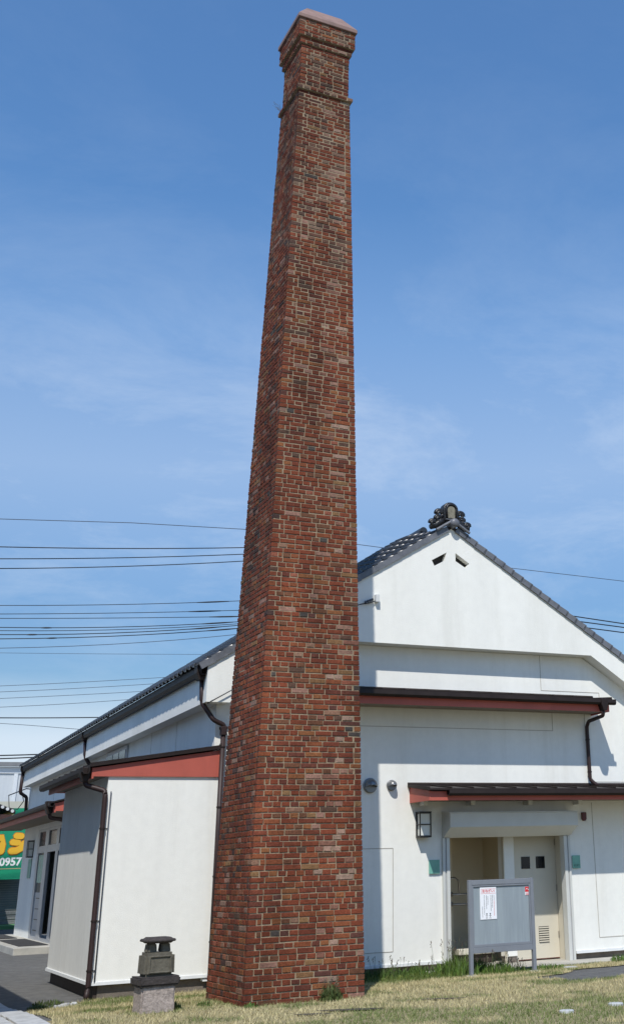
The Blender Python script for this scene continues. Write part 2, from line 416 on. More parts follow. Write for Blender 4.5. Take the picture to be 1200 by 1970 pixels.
# dry sprig growing from the projecting course
sp = MB()
for i in range(9):
    a = random.uniform(2.2, 4.2); l = random.uniform(.08, .20)
    p0 = Vector((lx-.50, ly+.40+.05*random.random(), 14.60)); p1 = p0+Vector((math.cos(a)*l*.5, math.sin(a)*l*.4, l*.6)); p2 = p1+Vector((math.cos(a)*l*.5, random.uniform(-.05, .05), l*.35))
    sp.tube([p0, p1, p2], .0018, 3)
sprig = sp.build('dry_sprig', mat('dry_stem', (.09, .07, .04), .9), None); sprig.parent = None
sprig.location = chim.location; sprig.rotation_euler = (0, 0, .0136)
tag(sprig, 'small dry weed sprouting from the ledge near the chimney top', 'weed')

# ------------------------------------------------------------------ storehouse: walls
bld = empty('storehouse', (9.96, 20, 0)); tag(bld, 'white plastered storehouse with tiled gable roof and lean-to annex', 'building')
bld.location = (0, 0, 0)
X0, X1, Y0, Y1 = 5.58, 14.34, 20.0, 40.8
OX0, OX1, OZ = 9.93, 12.40, 2.06
wl = MB()
wl.box(X0, OX0, Y0, Y0+.16, .05, 4.4).box(OX1, X1, Y0, Y0+.16, .05, 4.4).box(OX0, OX1, Y0, Y0+.16, OZ, 4.4)
wl.prism([(X0, 4.4), (X1, 4.4), (X1-.02, 4.6), (13.0, 5.395), (6.9, 5.395), (X0+.02, 4.6)], 'y', Y0, Y0+.16)
wl.build('front_wall', m_plaster, bld)
DY0, DY1, DZ = 33.2, 38.0, 2.92
ws = MB()
ws.box(X0, X0+.16, Y0+.16, DY0, .05, 4.5).box(X0, X0+.16, DY1, Y1, .05, 4.5).box(X0, X0+.16, DY0, DY1, DZ, 4.5)
ws.build('side_wall', m_plaster, bld)
bx('side_wall', m_plaster, bld, X1-.16, X1, Y0+.16, Y1, .05, 4.5)
bx('rear_wall', m_plaster, bld, X0+.16, X1-.16, Y1-.16, Y1, .05, 5.3)
# plinth and drip flashing
for a, b_ in ((X0+.05, OX0-.06), (OX1+.06, X1-.05)): bx('plinth', m_plinthc, bld, a, b_, Y0+.05, Y0+.14, -.35, .052)
bx('plinth', m_plinth, bld, X0+.05, X0+.14, Y0+.14, Y1-.05, -.35, .052)
for a, b_ in ((X0+.02, 9.79), (12.49, X1)):
    MB().prism([(Y0+.02, .10), (Y0-.022, .09), (Y0-.03, .045), (Y0+.02, .045)], 'x', a, b_).build('drip_flashing', m_flash, bld)
# control joints on the plaster (shallow dark beads)
def joint(pts, w=.011, y=Y0):
    b = MB()
    for (xa, za), (xb, zb) in zip(pts[:-1], pts[1:]):
        if abs(xa-xb) < .05: b.box(min(xa, xb)-w/2, max(xa, xb)+w/2, y-.004, y+.01, min(za, zb), max(za, zb))
        else:
            z = (za+zb)/2; b.box(min(xa, xb), max(xa, xb), y-.0045, y+.01, z-w/2, z+w/2)
    b.build('control_joint', m_joint, bld)
joint([(6.9, 1.91), (8.845, 1.91), (8.845, .28), (6.9, .28)])
joint([(13.02, 2.64), (13.02, .285), (14.33, .285)])
joint([(12.01, 5.39), (12.01, 4.72), (13.36, 4.72), (13.36, 4.50)])
joint([(7.4, 3.96), (12.23, 3.96), (12.23, 4.30), (12.98, 4.30), (12.98, 3.1)])
joint([(13.15, 3.02), (14.3, 3.02)])
for yj in (22.6, 24.6, 31.5, 36.0): bx('control_joint', m_joint, bld, X0-.004, X0+.01, yj, yj+.012, 3.45, 4.26)

# ------------------------------------------------------------------ storehouse: gable
AX, ZA, SL = 9.96, 7.70, .612
EX0, EX1 = 5.315, 14.605
GY = 19.70
def zr(x): return ZA-SL*abs(x-AX)
gp = [(EX0, 4.25), (5.72, 4.25), (6.88, 5.40), (13.03, 5.40), (14.2, 4.66), (14.2, 4.25), (EX1, 4.25), (EX1, zr(EX1)), (AX, ZA), (EX0, zr(EX0))]
vents = [[(9.525, 7.035), (9.846, 7.215), (9.80, 7.05), (9.579, 6.929)], [(10.037, 7.22), (10.336, 7.036), (10.253, 6.941), (10.037, 7.06)]]
bm = bmesh.new(); edges = []
for loop in [gp]+vents:
    vs = [bm.verts.new((p[0], GY, p[1])) for p in loop]
    edges += [bm.edges.new((vs[i], vs[(i+1) % len(vs)])) for i in range(len(vs))]
bmesh.ops.triangle_fill(bm, use_beauty=True, edges=edges, normal=(0, -1, 0))
me = bpy.data.meshes.new('gable_wall'); bm.to_mesh(me); bm.free()
gv = [tuple(v.co) for v in me.vertices]; gf = [tuple(p.vertices) for p in me.polygons]
gb = MB(); gb.add(gv, gf)
n = len(gp)
gb.add([(p[0], GY, p[1]) for p in gp]+[(p[0], 40.45, p[1]) for p in gp], [(i, (i+1) % n, (i+1) % n+n, i+n) for i in range(n)]+[tuple(range(n, 2*n))])
for v in vents:
    gb.add([(p[0], GY, p[1]) for p in v]+[(p[0], GY+.14, p[1]) for p in v], [(i, (i+1) % 4, (i+1) % 4+4, i+4) for i in range(4)])
go = gb.build('gable_wall', m_gplaster, bld)
bm = bmesh.new(); bm.from_mesh(go.data); bmesh.ops.remove_doubles(bm, verts=bm.verts, dist=.0005); bmesh.ops.recalc_face_normals(bm, faces=bm.faces); bm.to_mesh(go.data); bm.free()
for v in vents:
    MB().prism(v, 'y', GY+.13, GY+.16).build('vent_back', m_void, bld)
# eave corner brackets at the left end hang a little lower, then the gable cable box
bx('cable_box', m_flash, bld, 8.335, 8.41, GY-.09, GY, 6.13, 6.27, .006)
cb = MB(); cb.tube([(8.34, GY-.04, 6.15), (8.2, GY-.05, 6.10), (8.02, GY-.06, 6.06), (7.4, GY-.05, 5.72), (6.5, GY-.05, 5.0), (5.75, GY-.05, 4.46), (5.42, GY-.05, 4.27), (5.36, GY+.05, 4.235)], .010, 6)
cb.build('wall_cable', m_wire, bld)
for i in range(4):
    MB().lathe([(.004, 0), (.022, .01), (.024, .035), (.01, .05)], 8, 8.14+.045*i, 0).build('cable_insulator', m_wireg, bld).location = (0, GY-.055, 6.09+.018*i)

# ------------------------------------------------------------------ storehouse: roof
roof = MB()
VY0, VY1 = GY-.04, 40.62
LIFT = .27   # the left tile field swells up from the verge towards the ridge
def lift(u, v): return LIFT*(1-u/SLEN)*sstep(VY0+.1, VY0+2.0, v)
for sgn in (-1, 1):
    ex = EX0-.10 if sgn < 0 else EX1+.10
    roof.prism([(AX, ZA+.012), (ex, zr(ex)+.012), (ex, zr(ex)+.07), (AX, ZA+.07)], 'y', VY0+.02, VY1-.02)
rf = roof.build('roof', m_tile, bld)
cosA = 1/math.sqrt(1+SL*SL); sinA = SL*cosA
EU, EV = .237, .272
SLEN = (AX-(EX0-.13))/cosA
NR = int(SLEN/EU); NC = int((VY1-VY0-.2)/EV)
def tile_geo():
    prof = [(-.026, .002), (-.018, .028), (-.002, .046), (.025, .053), (.06, .040), (.10, .014), (.155, .002), (.215, .008), (.255, .030), (.283, .036)]
    vs = []
    for v, h in prof: vs.append((-.03, v, h))           # upper end
    for v, h in prof: vs.append((EU+.018, v, h+.034))   # lower end, lifted on the next course
    for v, h in prof: vs.append((EU+.018, v, h+.014))   # butt bottom
    k = len(prof); fs = []
    for i in range(k-1):
        fs += [(i, i+1, k+i+1, k+i), (k+i, k+i+1, 2*k+i+1, 2*k+i)]
    fs += [(0, k, 2*k), (k-1, 3*k-1, 2*k-1)]
    return vs, fs
TV, TF = tile_geo()
def roof_pt(sgn, u, v, h, field=True):
    """u down the slope from the ridge, v along Y, h off the deck"""
    return (AX+sgn*(u*cosA+h*sinA), v, ZA+.07-u*sinA+h*cosA+(lift(u, v) if (sgn < 0 and field) else 0))
tm = MB().add(TV, TF).mesh('roof_tile', m_tile); tm.polygons.foreach_set('use_smooth', [True]*len(tm.polygons))
trest = MB(); nt_single = 0
for sgn in (-1, 1):
    # local frame for single tiles
    ux = Vector((sgn*cosA, 0, -sinA)); vy = Vector((0, 1, 0)); hz = Vector((sgn*sinA, 0, cosA))
    for r_ in range(NR):
        u0 = SLEN-(NR-r_)*EU
        for c_ in range(NC):
            v0 = VY0+.20+c_*EV
            if sgn < 0 and (c_ < 9 or r_ == NR-1) and nt_single < 300:
                o = bpy.data.objects.new('roof_tile', tm); C.objects.link(o); o.parent = rf
                p = roof_pt(sgn, u0, v0, 0)
                o.matrix_local = Matrix(((ux.x, vy.x, hz.x, p[0]), (ux.y, vy.y, hz.y, p[1]), (ux.z+lift(u0+1, v0)-lift(u0, v0), vy.z+(lift(u0, v0+EV)-lift(u0, v0))/EV, hz.z, p[2]+random.uniform(-.003, .003)), (0, 0, 0, 1)))
                nt_single += 1
            else:
                dz = random.uniform(-.004, .004)
                trest.add([roof_pt(sgn, u0+x, v0+y, h+dz) for x, y, h in TV], TF)
tr = trest.build('roof_tile_field', m_tile, rf, smooth='all'); tr['kind'] = 'stuff'
# verge tiles: flat strip with a downturned apron, stepped course by course
vm = MB(); T = .022
vm.add([(-.02, 0, .02), (EU+.02, 0, .040), (EU+.02, .24, .040), (-.02, .24, .02), (-.02, 0, -.085), (EU+.02, 0, -.076), (EU+.02, .03, -.076), (-.02, .03, -.085), (-.02, .03, .0), (EU+.02, .03, .016), (EU+.02, .24, .016), (-.02, .24, .0)],
       [(0, 1, 2, 3), (0, 4, 5, 1), (4, 7, 6, 5), (7, 8, 9, 6), (8, 11, 10, 9), (1, 5, 6, 9), (1, 9, 10, 2), (0, 8, 7, 4), (0, 3, 11, 8), (2, 10, 11, 3)])
vmm = vm.mesh('verge_tile', m_verge)
for sgn in (-1, 1):
    ux = Vector((sgn*cosA, 0, -sinA)); vy = Vector((0, 1, 0)); hz = Vector((sgn*sinA, 0, cosA))
    for r_ in range(NR):
        u0 = SLEN-(NR-r_)*EU
        o = bpy.data.objects.new('verge_tile', vmm); C.objects.link(o); o.parent = rf
        p = roof_pt(sgn, u0, VY0, .004, False)
        o.matrix_local = Matrix(((ux.x, vy.x, hz.x, p[0]), (ux.y, vy.y, hz.y, p[1]), (ux.z, vy.z, hz.z, p[2]+random.uniform(-.004, .004)), (0, 0, 0, 1)))
# shadow board under the verge
for sgn in (-1, 1):
    ex = EX0-.1 if sgn < 0 else EX1+.1
    MB().prism([(AX, ZA+.004), (ex, zr(ex)+.004), (ex, zr(ex)+.06), (AX, ZA+.06)], 'y', GY-.03, GY+.0).build('verge_board', m_brown, bld)
# ridge: stacked flat tiles with a round capping
rd = MB()
for i, (hw, z0, z1) in enumerate(((.13, .05, .20), (.11, .205, .245))):
    rd.box(AX-hw, AX+hw, VY0+1.3, VY1, ZA+z0+.02, ZA+z1+.02)
rdo = rd.build('ridge', m_tile, rf)
rc = MB(); rc.tube([(AX, VY0+1.3+i*.5, ZA+.28) for i in range(int((VY1-VY0-1.2)/.5))], .085, 10); rc.build('ridge_capping', m_tile, rf, smooth=40)
# ridge-end ornament
orn = empty('ridge_ornament', (AX, GY+.02, ZA+.06), 0, bld)
arch = [(-.165, .10)]+[(-.165+.0, .32)]+[(-.165*math.cos(t), .36+.15*math.sin(t)) for t in [math.pi*i/10 for i in range(11)]]+[(.165, .10)]
arch = [(-.15, .10), (-.165, .30)]+[(-.165*math.cos(math.pi*i/10), .34+.145*math.sin(math.pi*i/10)) for i in range(11)]+[(.165, .30), (.15, .10)]
MB().prism(arch, 'y', -.03, .17).build('ornament_body', m_orn, orn, bevel=.03, seg=3, smooth=60)
inner = [(-.075, .145), (-.085, .30)]+[(-.085*math.cos(math.pi*i/8), .32+.075*math.sin(math.pi*i/8)) for i in range(9)]+[(.085, .30), (.075, .145)]
MB().prism(inner, 'y', -.045, -.02).build('ornament_panel', m_ornp, orn, bevel=.008)
fr = MB(); fr.tube([(x*1.28, -.045, .06+(z-.06)*1.10) for x, z in inner], .022, 6); fr.build('panel_rim', m_orn, orn, smooth='all')
MB().box(-.13, .13, -.07, .0, .105, .125).build('ornament_sill', m_verge, orn, bevel=.006)
def scroll(cx_, cz_, r0, turns, sgn, th, y=.04):
    b = MB(); pts = []
    for i in range(26):
        t = i/25; a = sgn*(t*turns*2*math.pi); rr = r0*(1-.72*t)
        pts.append((cx_+sgn*rr*math.cos(a+math.pi*(0 if sgn > 0 else 1)*0), y-.02*t, cz_+rr*math.sin(abs(a))))
    b.tube(pts, [th*(1-.35*i/25) for i in range(26)], 8); return b.build('scroll', m_orn, orn, smooth='all')
for sgn in (-1, 1):
    scroll(sgn*.225, .235, .085, 1.5, sgn, .042)
    scroll(sgn*.255, .13, .07, 1.4, sgn, .040)
    scroll(sgn*.375, .035, .065, 1.5, sgn, .042)
    b = MB(); b.tube([(sgn*.12, .06, .12), (sgn*.22, .06, .07), (sgn*.32, .06, .0), (sgn*.42, .06, -.045)], [.07, .075, .065, .05], 8); b.build('scroll_foot', m_orn, orn, smooth='all')
# sloping cover tiles under the ornament and the round end tile
for sgn in (-1, 1):
    b = MB(); b.tube([(sgn*.05, -.10, .055), (sgn*.36, -.10, .055-.31*SL)], .030, 8); b.build('cover_roll', m_verge, orn, smooth=50)
b = MB(); b.lathe([(.005, -.200), (.045, -.196), (.075, -.18), (.092, -.15), (.095, -.05), (.095, .05)], 20, 0, 0, 'y'); b.build('end_disc', m_verge, orn, smooth=60).location = (.02, 0, .03)

# gutters
def gutter_y(x, z, y0, y1, parent, w=.11, h=.095, name='gutter'):
    prof = [(x-w/2, z+h), (x-w/2-.004, z+h*.35), (x-w*.3, z), (x+w*.3, z), (x+w/2+.004, z+h*.35), (x+w/2, z+h), (x+w/2-.012, z+h), (x+w*.3, z+.014), (x-w*.3, z+.014), (x-w/2+.012, z+h)]
    return MB().prism(prof, 'y', y0, y1).build(name, m_brown, parent)
def gutter_x(y, z, x0, x1, parent, w=.11, h=.095, name='gutter'):
    prof = [(y-w/2, z+h), (y-w/2-.004, z+h*.35), (y-w*.3, z), (y+w*.3, z), (y+w/2+.004, z+h*.35), (y+w/2, z+h), (y+w/2-.012, z+h), (y+w*.3, z+.014), (y-w*.3, z+.014), (y-w/2+.012, z+h)]
    return MB().prism(prof, 'x', x0, x1).build(name, m_brown, parent)
def pipe(pts, r, parent, name='downpipe', mt=None):
    # soften corners
    out = [Vector(pts[0])]
    for i in range(1, len(pts)-1):
        p, a, b = Vector(pts[i]), Vector(pts[i-1]), Vector(pts[i+1])
        q = min(.06, (a-p).length*.4, (b-p).length*.4)
        p1, p2 = p+(a-p).normalized()*q, p+(b-p).normalized()*q
        for t in (0, .25, .5, .75, 1): out.append(p1*(1-t)**2+p*2*t*(1-t)+p2*t*t)
    out.append(Vector(pts[-1]))
    return MB().tube(out, r, 12).build(name, mt or m_pipe, parent, smooth='all')
def clip(x, y, z, r, parent, d):
    MB().tube([(x, y, z-.012), (x, y, z+.012)], r+.008, 12).build('pipe_clip', m_brown, parent)
    MB().tube([(x, y, z), (x+d[0], y+d[1], z)], .006, 5).build('pipe_clip', m_brown, parent)
GUX, GUZ = EX0-.055, 4.80
gutter_y(EX0-.058, 4.70, VY0+.08, VY1-.1, bld, .105, .165)
hopper_x = EX0-.06
def hopper(x, y, z, parent, s=.16, h=.2):
    MB().prism([(x-s/2, z), (x-s/2, z-h*.5), (x-s*.25, z-h), (x+s*.25, z-h), (x+s/2, z-h*.5), (x+s/2, z)], 'y', y-s*.55, y+s*.55).build('rain_hopper', m_brown, parent, bevel=.01)
hopper(GUX-.01, 19.92, GUZ+.06, bld, .17, .24)
pipe([(GUX+.02, 19.93, GUZ-.1), (GUX+.05, 19.95, 4.27), (5.50, 19.86, 3.98), (5.70, 19.90, 3.90), (5.70, 19.92, 3.82)], .040, bld)
MB().prism([(5.64, 3.88), (5.76, 3.88), (5.76, 3.84), (5.745, 3.83), (5.745, 3.74), (5.655, 3.74), (5.655, 3.83), (5.64, 3.84)], 'y', 19.86, 19.975).build('rain_hopper', m_pipe, bld, bevel=.006)
pipe([(5.70, 19.92, 3.80), (5.70, 19.92, -.12)], .042, bld)
for z in (3.55, 2.6, 1.55, .6): clip(5.70, 19.92, z, .042, bld, (0, .08))
hopper(GUX-.01, 30.3, GUZ+.05, bld); pipe([(GUX+.02, 30.3, GUZ-.1), (GUX+.06, 30.3, 4.28), (5.50, 30.3, 4.02), (5.50, 30.3, 3.3)], .045, bld)
hopper(GUX-.01, 40.3, GUZ+.07, bld); pipe([(GUX+.0, 40.4, GUZ-.1), (GUX+.0, 40.5, 4.1), (5.50, 40.75, 3.98), (5.53, 40.78, 3.5)], .05, bld)
# side window under the eave
sw = empty('side_window', (0, 0, 0), 0, bld)
MB().box(5.535, 5.578, 26.7, 28.8, 3.45, 4.22).build('window_frame', m_alu, sw)
for i in range(3): bx('pane', m_dark, sw, 5.525, 5.54, 26.78+.67*i, 27.37+.67*i, 3.52, 4.14)

# ------------------------------------------------------------------ annex lean-to
ann = empty('annex', (0, 0, 0), 0, bld)
AX0, AX1, AY0, AY1 = 3.90, 5.675, 19.985, 23.92
an = MB(); an.box(AX0, AX1, AY0, AY1, .10, 3.16); an.build('annex_wall', m_plaster, ann)
bx('annex_plinth', m_plinth, ann, AX0+.06, AX0+.12, AY0+.06, AY1-.05, -.35, .102); bx('annex_plinth', m_plinthc, ann, AX0+.121, AX1, AY0+.05, AY0+.12, -.35, .102)
MB().prism([(AY0+.01, .15), (AY0-.022, .14), (AY0-.03, .098), (AY0+.01, .098)], 'x', AX0-.03, AX1-.01).build('drip_flashing', m_flash, ann)
MB().prism([(AX0+.01, .15), (AX0-.022, .14), (AX0-.03, .098), (AX0+.01, .098)], 'y', AY0-.03, AY1+.02).build('drip_flashing', m_flash, ann)
# red end boards: tapered triangle in front and one at the back, eave fascia along the side
FZ = 3.072
def annex_end(y0, y1):
    return MB().prism([(3.66, FZ+.004), (5.69, FZ+.004), (5.69, 3.50), (3.66, 3.205)], 'y', y0, y1)
annex_end(AY0-.035, AY0+.02).build('end_board', m_red, ann); annex_end(AY1-.02, AY1+.16).build('end_board', m_red, ann)
bx('eave_board', m_red, ann, 3.63, 3.66, AY0-.035, AY1+.16, FZ-.03, 3.205)
MB().prism([(3.66, FZ+.012), (3.90, FZ+.012), (3.90, FZ+.03), (3.66, FZ+.03)], 'y', AY0+.02, AY1).build('soffit', m_soffit, ann)
MB().prism([(3.58, 3.215), (5.70, 3.523), (5.70, 3.56), (3.58, 3.25)], 'y', AY0-.09, AY1+.22).build('annex_roof', m_brown, ann)
for i in range(8):
    y = AY0-.085+i*.58
    MB().prism([(3.58, 3.252), (5.69, 3.560), (5.69, 3.585), (3.58, 3.277)], 'y', y, y+.025).build('roof_seam', m_brown, ann)
MB().prism([(5.66, 3.55), (5.70, 3.55), (5.70, 3.66), (5.66, 3.585)], 'y', AY0-.1, AY0+.04).build('roof_upstand', m_brown, ann)
gutter_y(3.53, 3.11, AY0-.10, AY1+.30, ann, .11, .10)
hopper(3.55, AY0+.12, 3.22, ann, .16, .22)
pipe([(3.56, AY0+.12, 3.03), (3.58, AY0+.10, 2.95), (3.86, AY0-.0, 2.86), (3.865, AY0-.035, 2.78), (3.865, AY0-.035, .05), (3.83, AY0-.13, -.06)], .040, ann)
for z in (2.3, .98, .3): clip(3.865, AY0-.035, z, .040, ann, (.09, .03))
pipe([(3.955, AY0-.016, 2.85), (3.955, AY0-.016, .12)], .010, ann, 'conduit', m_wireg)

# ------------------------------------------------------------------ canopies on the front
def canopy(name, x0, x1, yf, zb, zf, zw, parent, open_end=True):
    cn = empty(name, (0, 0, 0), 0, parent)
    # front fascia, two end boards, soffit, sheet roof with standing seams, gutter
    bx('fascia', m_red, cn, x0+.03, x1-.03, yf-.025, yf, zb, zf)
    for xe in (x0, x1-.03):
        MB().prism([(yf-.03, zb), (Y0, zb), (Y0, zw-.03), (yf-.03, zf+.01)], 'x', xe, xe+.03).build('end_board', m_red, cn)
    bx('soffit', m_soffit, cn, x0+.03, x1-.03, yf, Y0, zb+.025, zb+.04)
    MB().prism([(yf-.10, zf+.015), (Y0, zw-.025), (Y0, zw), (yf-.10, zf+.045)], 'x', x0-.04, x1+.04).build('canopy_roof', m_brown, cn)
    sl = (zw-zf-.045)/(Y0-yf+.10)
    k = int((x1-x0)/.42)
    for i in range(k+1):
        xa = x0-.035+(x1-x0+.05)*i/k
        MB().prism([(yf-.10, zf+.046), (Y0-.01, zw-.008), (Y0-.01, zw+.018), (yf-.10, zf+.072)], 'x', xa, xa+.02).build('roof_seam', m_brown, cn)
    MB().prism([(Y0-.03, zw-.0), (Y0-.001, zw+.0), (Y0-.001, zw+.055), (Y0-.03, zw+.03)], 'x', x0-.04, x1+.04).build('wall_flashing', m_brown, cn)
    gutter_x(yf-.085, zf-.075, x0+.34 if name == 'lower_canopy' else x0, x1+.10, cn, .11, .10)
    return cn
cu = canopy('upper_canopy', 6.6, 13.16, 19.40, 4.27, 4.47, 4.60, bld)
hopper(12.98, 19.315, 4.50, cu, .15, .22)
pipe([(12.98, 19.315, 4.30), (12.98, 19.33, 4.19), (12.975, 19.85, 4.14), (12.975, 19.92, 4.05), (12.975, 19.92, 3.06), (13.05, 19.88, 2.98), (13.10, 19.86, 2.95)], .036, cu)
for z in (3.8, 3.2): clip(12.975, 19.92, z, .036, cu, (0, .08))
cl = canopy('lower_canopy', 9.17, 14.7, 19.215, 2.65, 2.80, 2.945, bld)
for x in (9.35, 10.3, 11.5, 12.6): bx('soffit_bracket', m_plaster, cl, x, x+.09, 19.80, 19.998, 2.60, 2.674)

# entrance canopy on the long side
ec = empty('side_canopy', (0, 0, 0), 0, bld)
EX, EYA, EYB = 4.66, 29.6, 41.6
MB().prism([(EX, 3.03), (X0, 3.03), (X0, 3.44), (EX, 3.20)], 'y', EYA, EYA+.03).build('end_board', m_red, ec)
MB().prism([(EX, 3.03), (X0, 3.03), (X0, 3.44), (EX, 3.20)], 'y', EYB-.03, EYB).build('end_board', m_red, ec)
bx('fascia', m_red, ec, EX-.03, EX, EYA, EYB, 3.0, 3.2); bx('soffit', m_soffit, ec, EX, X0, EYA+.03, EYB-.03, 3.045, 3.06)
MB().prism([(EX-.10, 3.20), (X0, 3.45), (X0, 3.49), (EX-.10, 3.235)], 'y', EYA-.06, EYB+.05).build('canopy_roof', m_brown, ec)
gutter_y(EX-.10, 3.12, EYA-.05, EYB, ec, .12, .10)
hopper(EX-.09, EYA+.35, 3.26, ec, .2, .28); pipe([(EX-.08, EYA+.35, 3.0), (EX-.05, EYA+.38, 2.9), (5.45, EYA+.5, 2.78), (5.50, EYA+.5, 2.7), (5.50, EYA+.5, .1)], .045, ec)

# ------------------------------------------------------------------ vent cowls
def cowl(x, z, r):
    cw = empty('vent_cowl', (x, Y0, z), 0, bld)
    b = MB(); b.lathe([(r*1.12, 0), (r*1.12, -.03), (r*1.0, -.035), (r, -.06)], 24, 0, 0, 'y'); b.build('cowl_collar', m_cowl, cw, smooth=40)
    # half-dome hood open at the front below its middle
    vs = []; fs = []; n1_, n2_ = 18, 8
    for i in range(n2_+1):
        e = i/n2_*math.pi/2
        for j in range(n1_+1):
            a = math.pi*j/n1_*1.16-.08*math.pi
            vs.append((r*math.cos(a)*math.cos(e), -.055-r*1.15*math.sin(e), r*math.sin(a)*math.cos(e)))
    for i in range(n2_):
        for j in range(n1_): fs.append((i*(n1_+1)+j, i*(n1_+1)+j+1, (i+1)*(n1_+1)+j+1, (i+1)*(n1_+1)+j))
    h = MB().add(vs, fs).build('cowl_hood', m_cowl, cw, smooth='all')
    sd = h.modifiers.new('thick', 'SOLIDIFY'); sd.thickness = .006
    b = MB(); b.lathe([(r*.95, -.036), (r*.95, -.05)], 20, 0, 0, 'y'); b.build('cowl_throat', m_void, cw)
cowl(8.40, 2.945, .115); cowl(8.81, 2.95, .082)

# ------------------------------------------------------------------ shuttered doorway
dw = empty('doorway', (0, 0, 0), 0, bld)
MB().prism([(20.02, 2.49), (19.66, 2.47), (19.65, 2.455), (19.65, 2.225), (19.93, 2.062), (20.02, 2.062)], 'x', 9.80, 12.47).build('shutter_box', m_shut, dw, bevel=.006)
MB().prism([(19.99, 2.498), (19.64, 2.478), (19.64, 2.466), (19.66, 2.466), (19.99, 2.485)], 'x', 9.79, 12.48).build('shutter_box_lid', m_flash, dw)
for xa, sgn in ((9.79, 1), (12.46, -1)):
    for k, (a, b_, y0, mm) in enumerate(((0, .045, 19.955, m_shut), (.045, .075, 19.972, m_alu), (.075, .14, 19.95, m_shut))):
        xx = sorted((xa+sgn*a, xa+sgn*b_)); bx('guide_rail', mm, dw, xx[0]+.001, xx[1]-.001, y0, 20.1, -.13, 2.058)
FLZ = -.055
bx('floor', m_conc, dw, 9.4, 14.0, 19.42, 21.75, -.35, FLZ, .01)
# recess shell
rs = MB(); rs.box(9.86, 9.925, 20.16, 21.7, FLZ, 2.6).box(9.925, 11.6, 21.62, 21.7, FLZ, 2.6).box(11.48, 11.56, 20.62, 21.62, FLZ, 2.6).box(9.925, 12.5, 20.16, 21.7, 2.45, 2.6)
rs.build('recess_wall', m_beigew, dw)
bx('recess_reveal', m_beige, dw, 12.425, 12.5, 20.161, 20.7, FLZ, 2.449)
bx('recess_pier', m_beigew, dw, 10.52, 10.60, 21.2, 21.61, FLZ, 2.449)
MB().box(11.255, 11.47, 20.36, 20.60, FLZ+.10, 2.44).build('column', m_plaster, dw, bevel=.01)
bx('column_base', m_plinthc, dw, 11.27, 11.455, 20.375, 20.585, FLZ+.0005, FLZ+.10)
bx('column_trim', m_beige, dw, 11.235, 11.254, 20.35, 20.42, FLZ+.001, 2.44)
dr = empty('door', (0, 0, 0), 0, dw)
bx('leaf', m_beige, dr, 11.52, 12.42, 20.45, 20.49, FLZ+.015, 2.2, .004)
bx('leaf_frame', m_beige, dr, 11.475, 11.519, 20.43, 20.5, FLZ+.002, 2.44)
for xa in (11.665, 11.985): bx('pane', m_dark, dr, xa, xa+.19, 20.442, 20.449, 1.50, 1.71)
bx('grille_back', m_void, dr, 11.985, 12.20, 20.444, 20.4495, .235, .505)
for i in range(7): bx('grille_slat', m_beige, dr, 11.985, 12.20, 20.432, 20.4435, .245+.038*i, .266+.038*i)
MB().tube([(11.60, 20.449, 1.02), (11.60, 20.41, 1.02), (11.70, 20.405, 1.02)], .011, 8).build('handle', m_steel, dr, smooth='all')
for zh in (.3, 1.1, 1.9): bx('hinge', m_steel, dr, 12.405, 12.4195, 20.438, 20.449, zh, zh+.11)
bx('kick_line', m_skinred, dr, 11.53, 12.41, 20.446, 20.4495, FLZ+.018, FLZ+.03)
hr = MB()
hr.tube([(10.02, 21.0, 1.38), (10.55, 21.0, 1.38), (10.62, 21.0, 1.33), (10.64, 21.0, 1.1)], .018, 8); hr.build('handrail', m_steel, dw, smooth='all')
for z in (1.10, .93):
    MB().tube([(10.44, 21.19, z), (10.46, 21.05, z), (10.55, 21.0, z), (11.2, 21.0, z)], .018, 8).build('handrail', m_steel, dw, smooth='all')
    b = MB(); b.lathe([(.045, 21.195), (.045, 21.17), (.02, 21.16)], 14, 10.55, z, 'y'); b.build('rail_flange', m_steel, dw)
bx('bench', m_beige, dw, 10.45, 11.2, 20.7, 21.05, .10, .20, .01); bx('bench_base', m_plinth, dw, 10.5, 11.15, 20.75, 21.0, FLZ+.001, .0995)

# ------------------------------------------------------------------ lamps, plates, alarm
def lamp(name, x, y, z, rz, label, w=.21, h=.40, d=.16):
    l = empty(name, (x, y, z), rz); tag(l, label, 'wall lamp', 'lantern wall lamps')
    bx('backplate', m_black, l, -w/2, w/2, -.02, 0, -h/2, h/2)
    bx('diffuser', m_frost, l, -w/2+.018, w/2-.018, -d+.015, -.021, -h/2+.02, h/2-.02)
    fr = MB(); t = .018
    for sx in (-1, 1):
        fr.box(sx*(w/2)-t/2, sx*(w/2)+t/2, -d-t/2, -d+t/2, -h/2, h/2).box(sx*(w/2)-t/2+.0005, sx*(w/2)+t/2-.0005, -.019, -.001, -h/2, h/2)
        for zz in (-h/2+t/2, 0, h/2-t/2): fr.box(sx*(w/2)-t/2+.001, sx*(w/2)+t/2-.001, -d, -.01, zz-t/2+.001, zz+t/2-.001)
    for zz in (-h/2+t/2, 0, h/2-t/2): fr.box(-w/2, w/2, -d-t/2+.0005, -d+t/2-.0005, zz-t/2+.0005, zz+t/2-.0005)
    fr.build('cage', m_black, l)
    bx('lamp_roof', m_black, l, -w/2-.012, w/2+.012, -d-.015, 0, h/2, h/2+.016); bx('lamp_floor', m_black, l, -w/2-.008, w/2+.008, -d-.01, 0, -h/2-.014, -h/2)
    return l
lamp('wall_lamp', 9.40, 19.999, 2.285, 0, 'black lantern wall lamp left of the shutter box')
lamp('wall_lamp', 5.579, 38.75, 2.42, -math.pi/2, 'black lantern wall lamp left of the glazed side entrance', .22, .44)
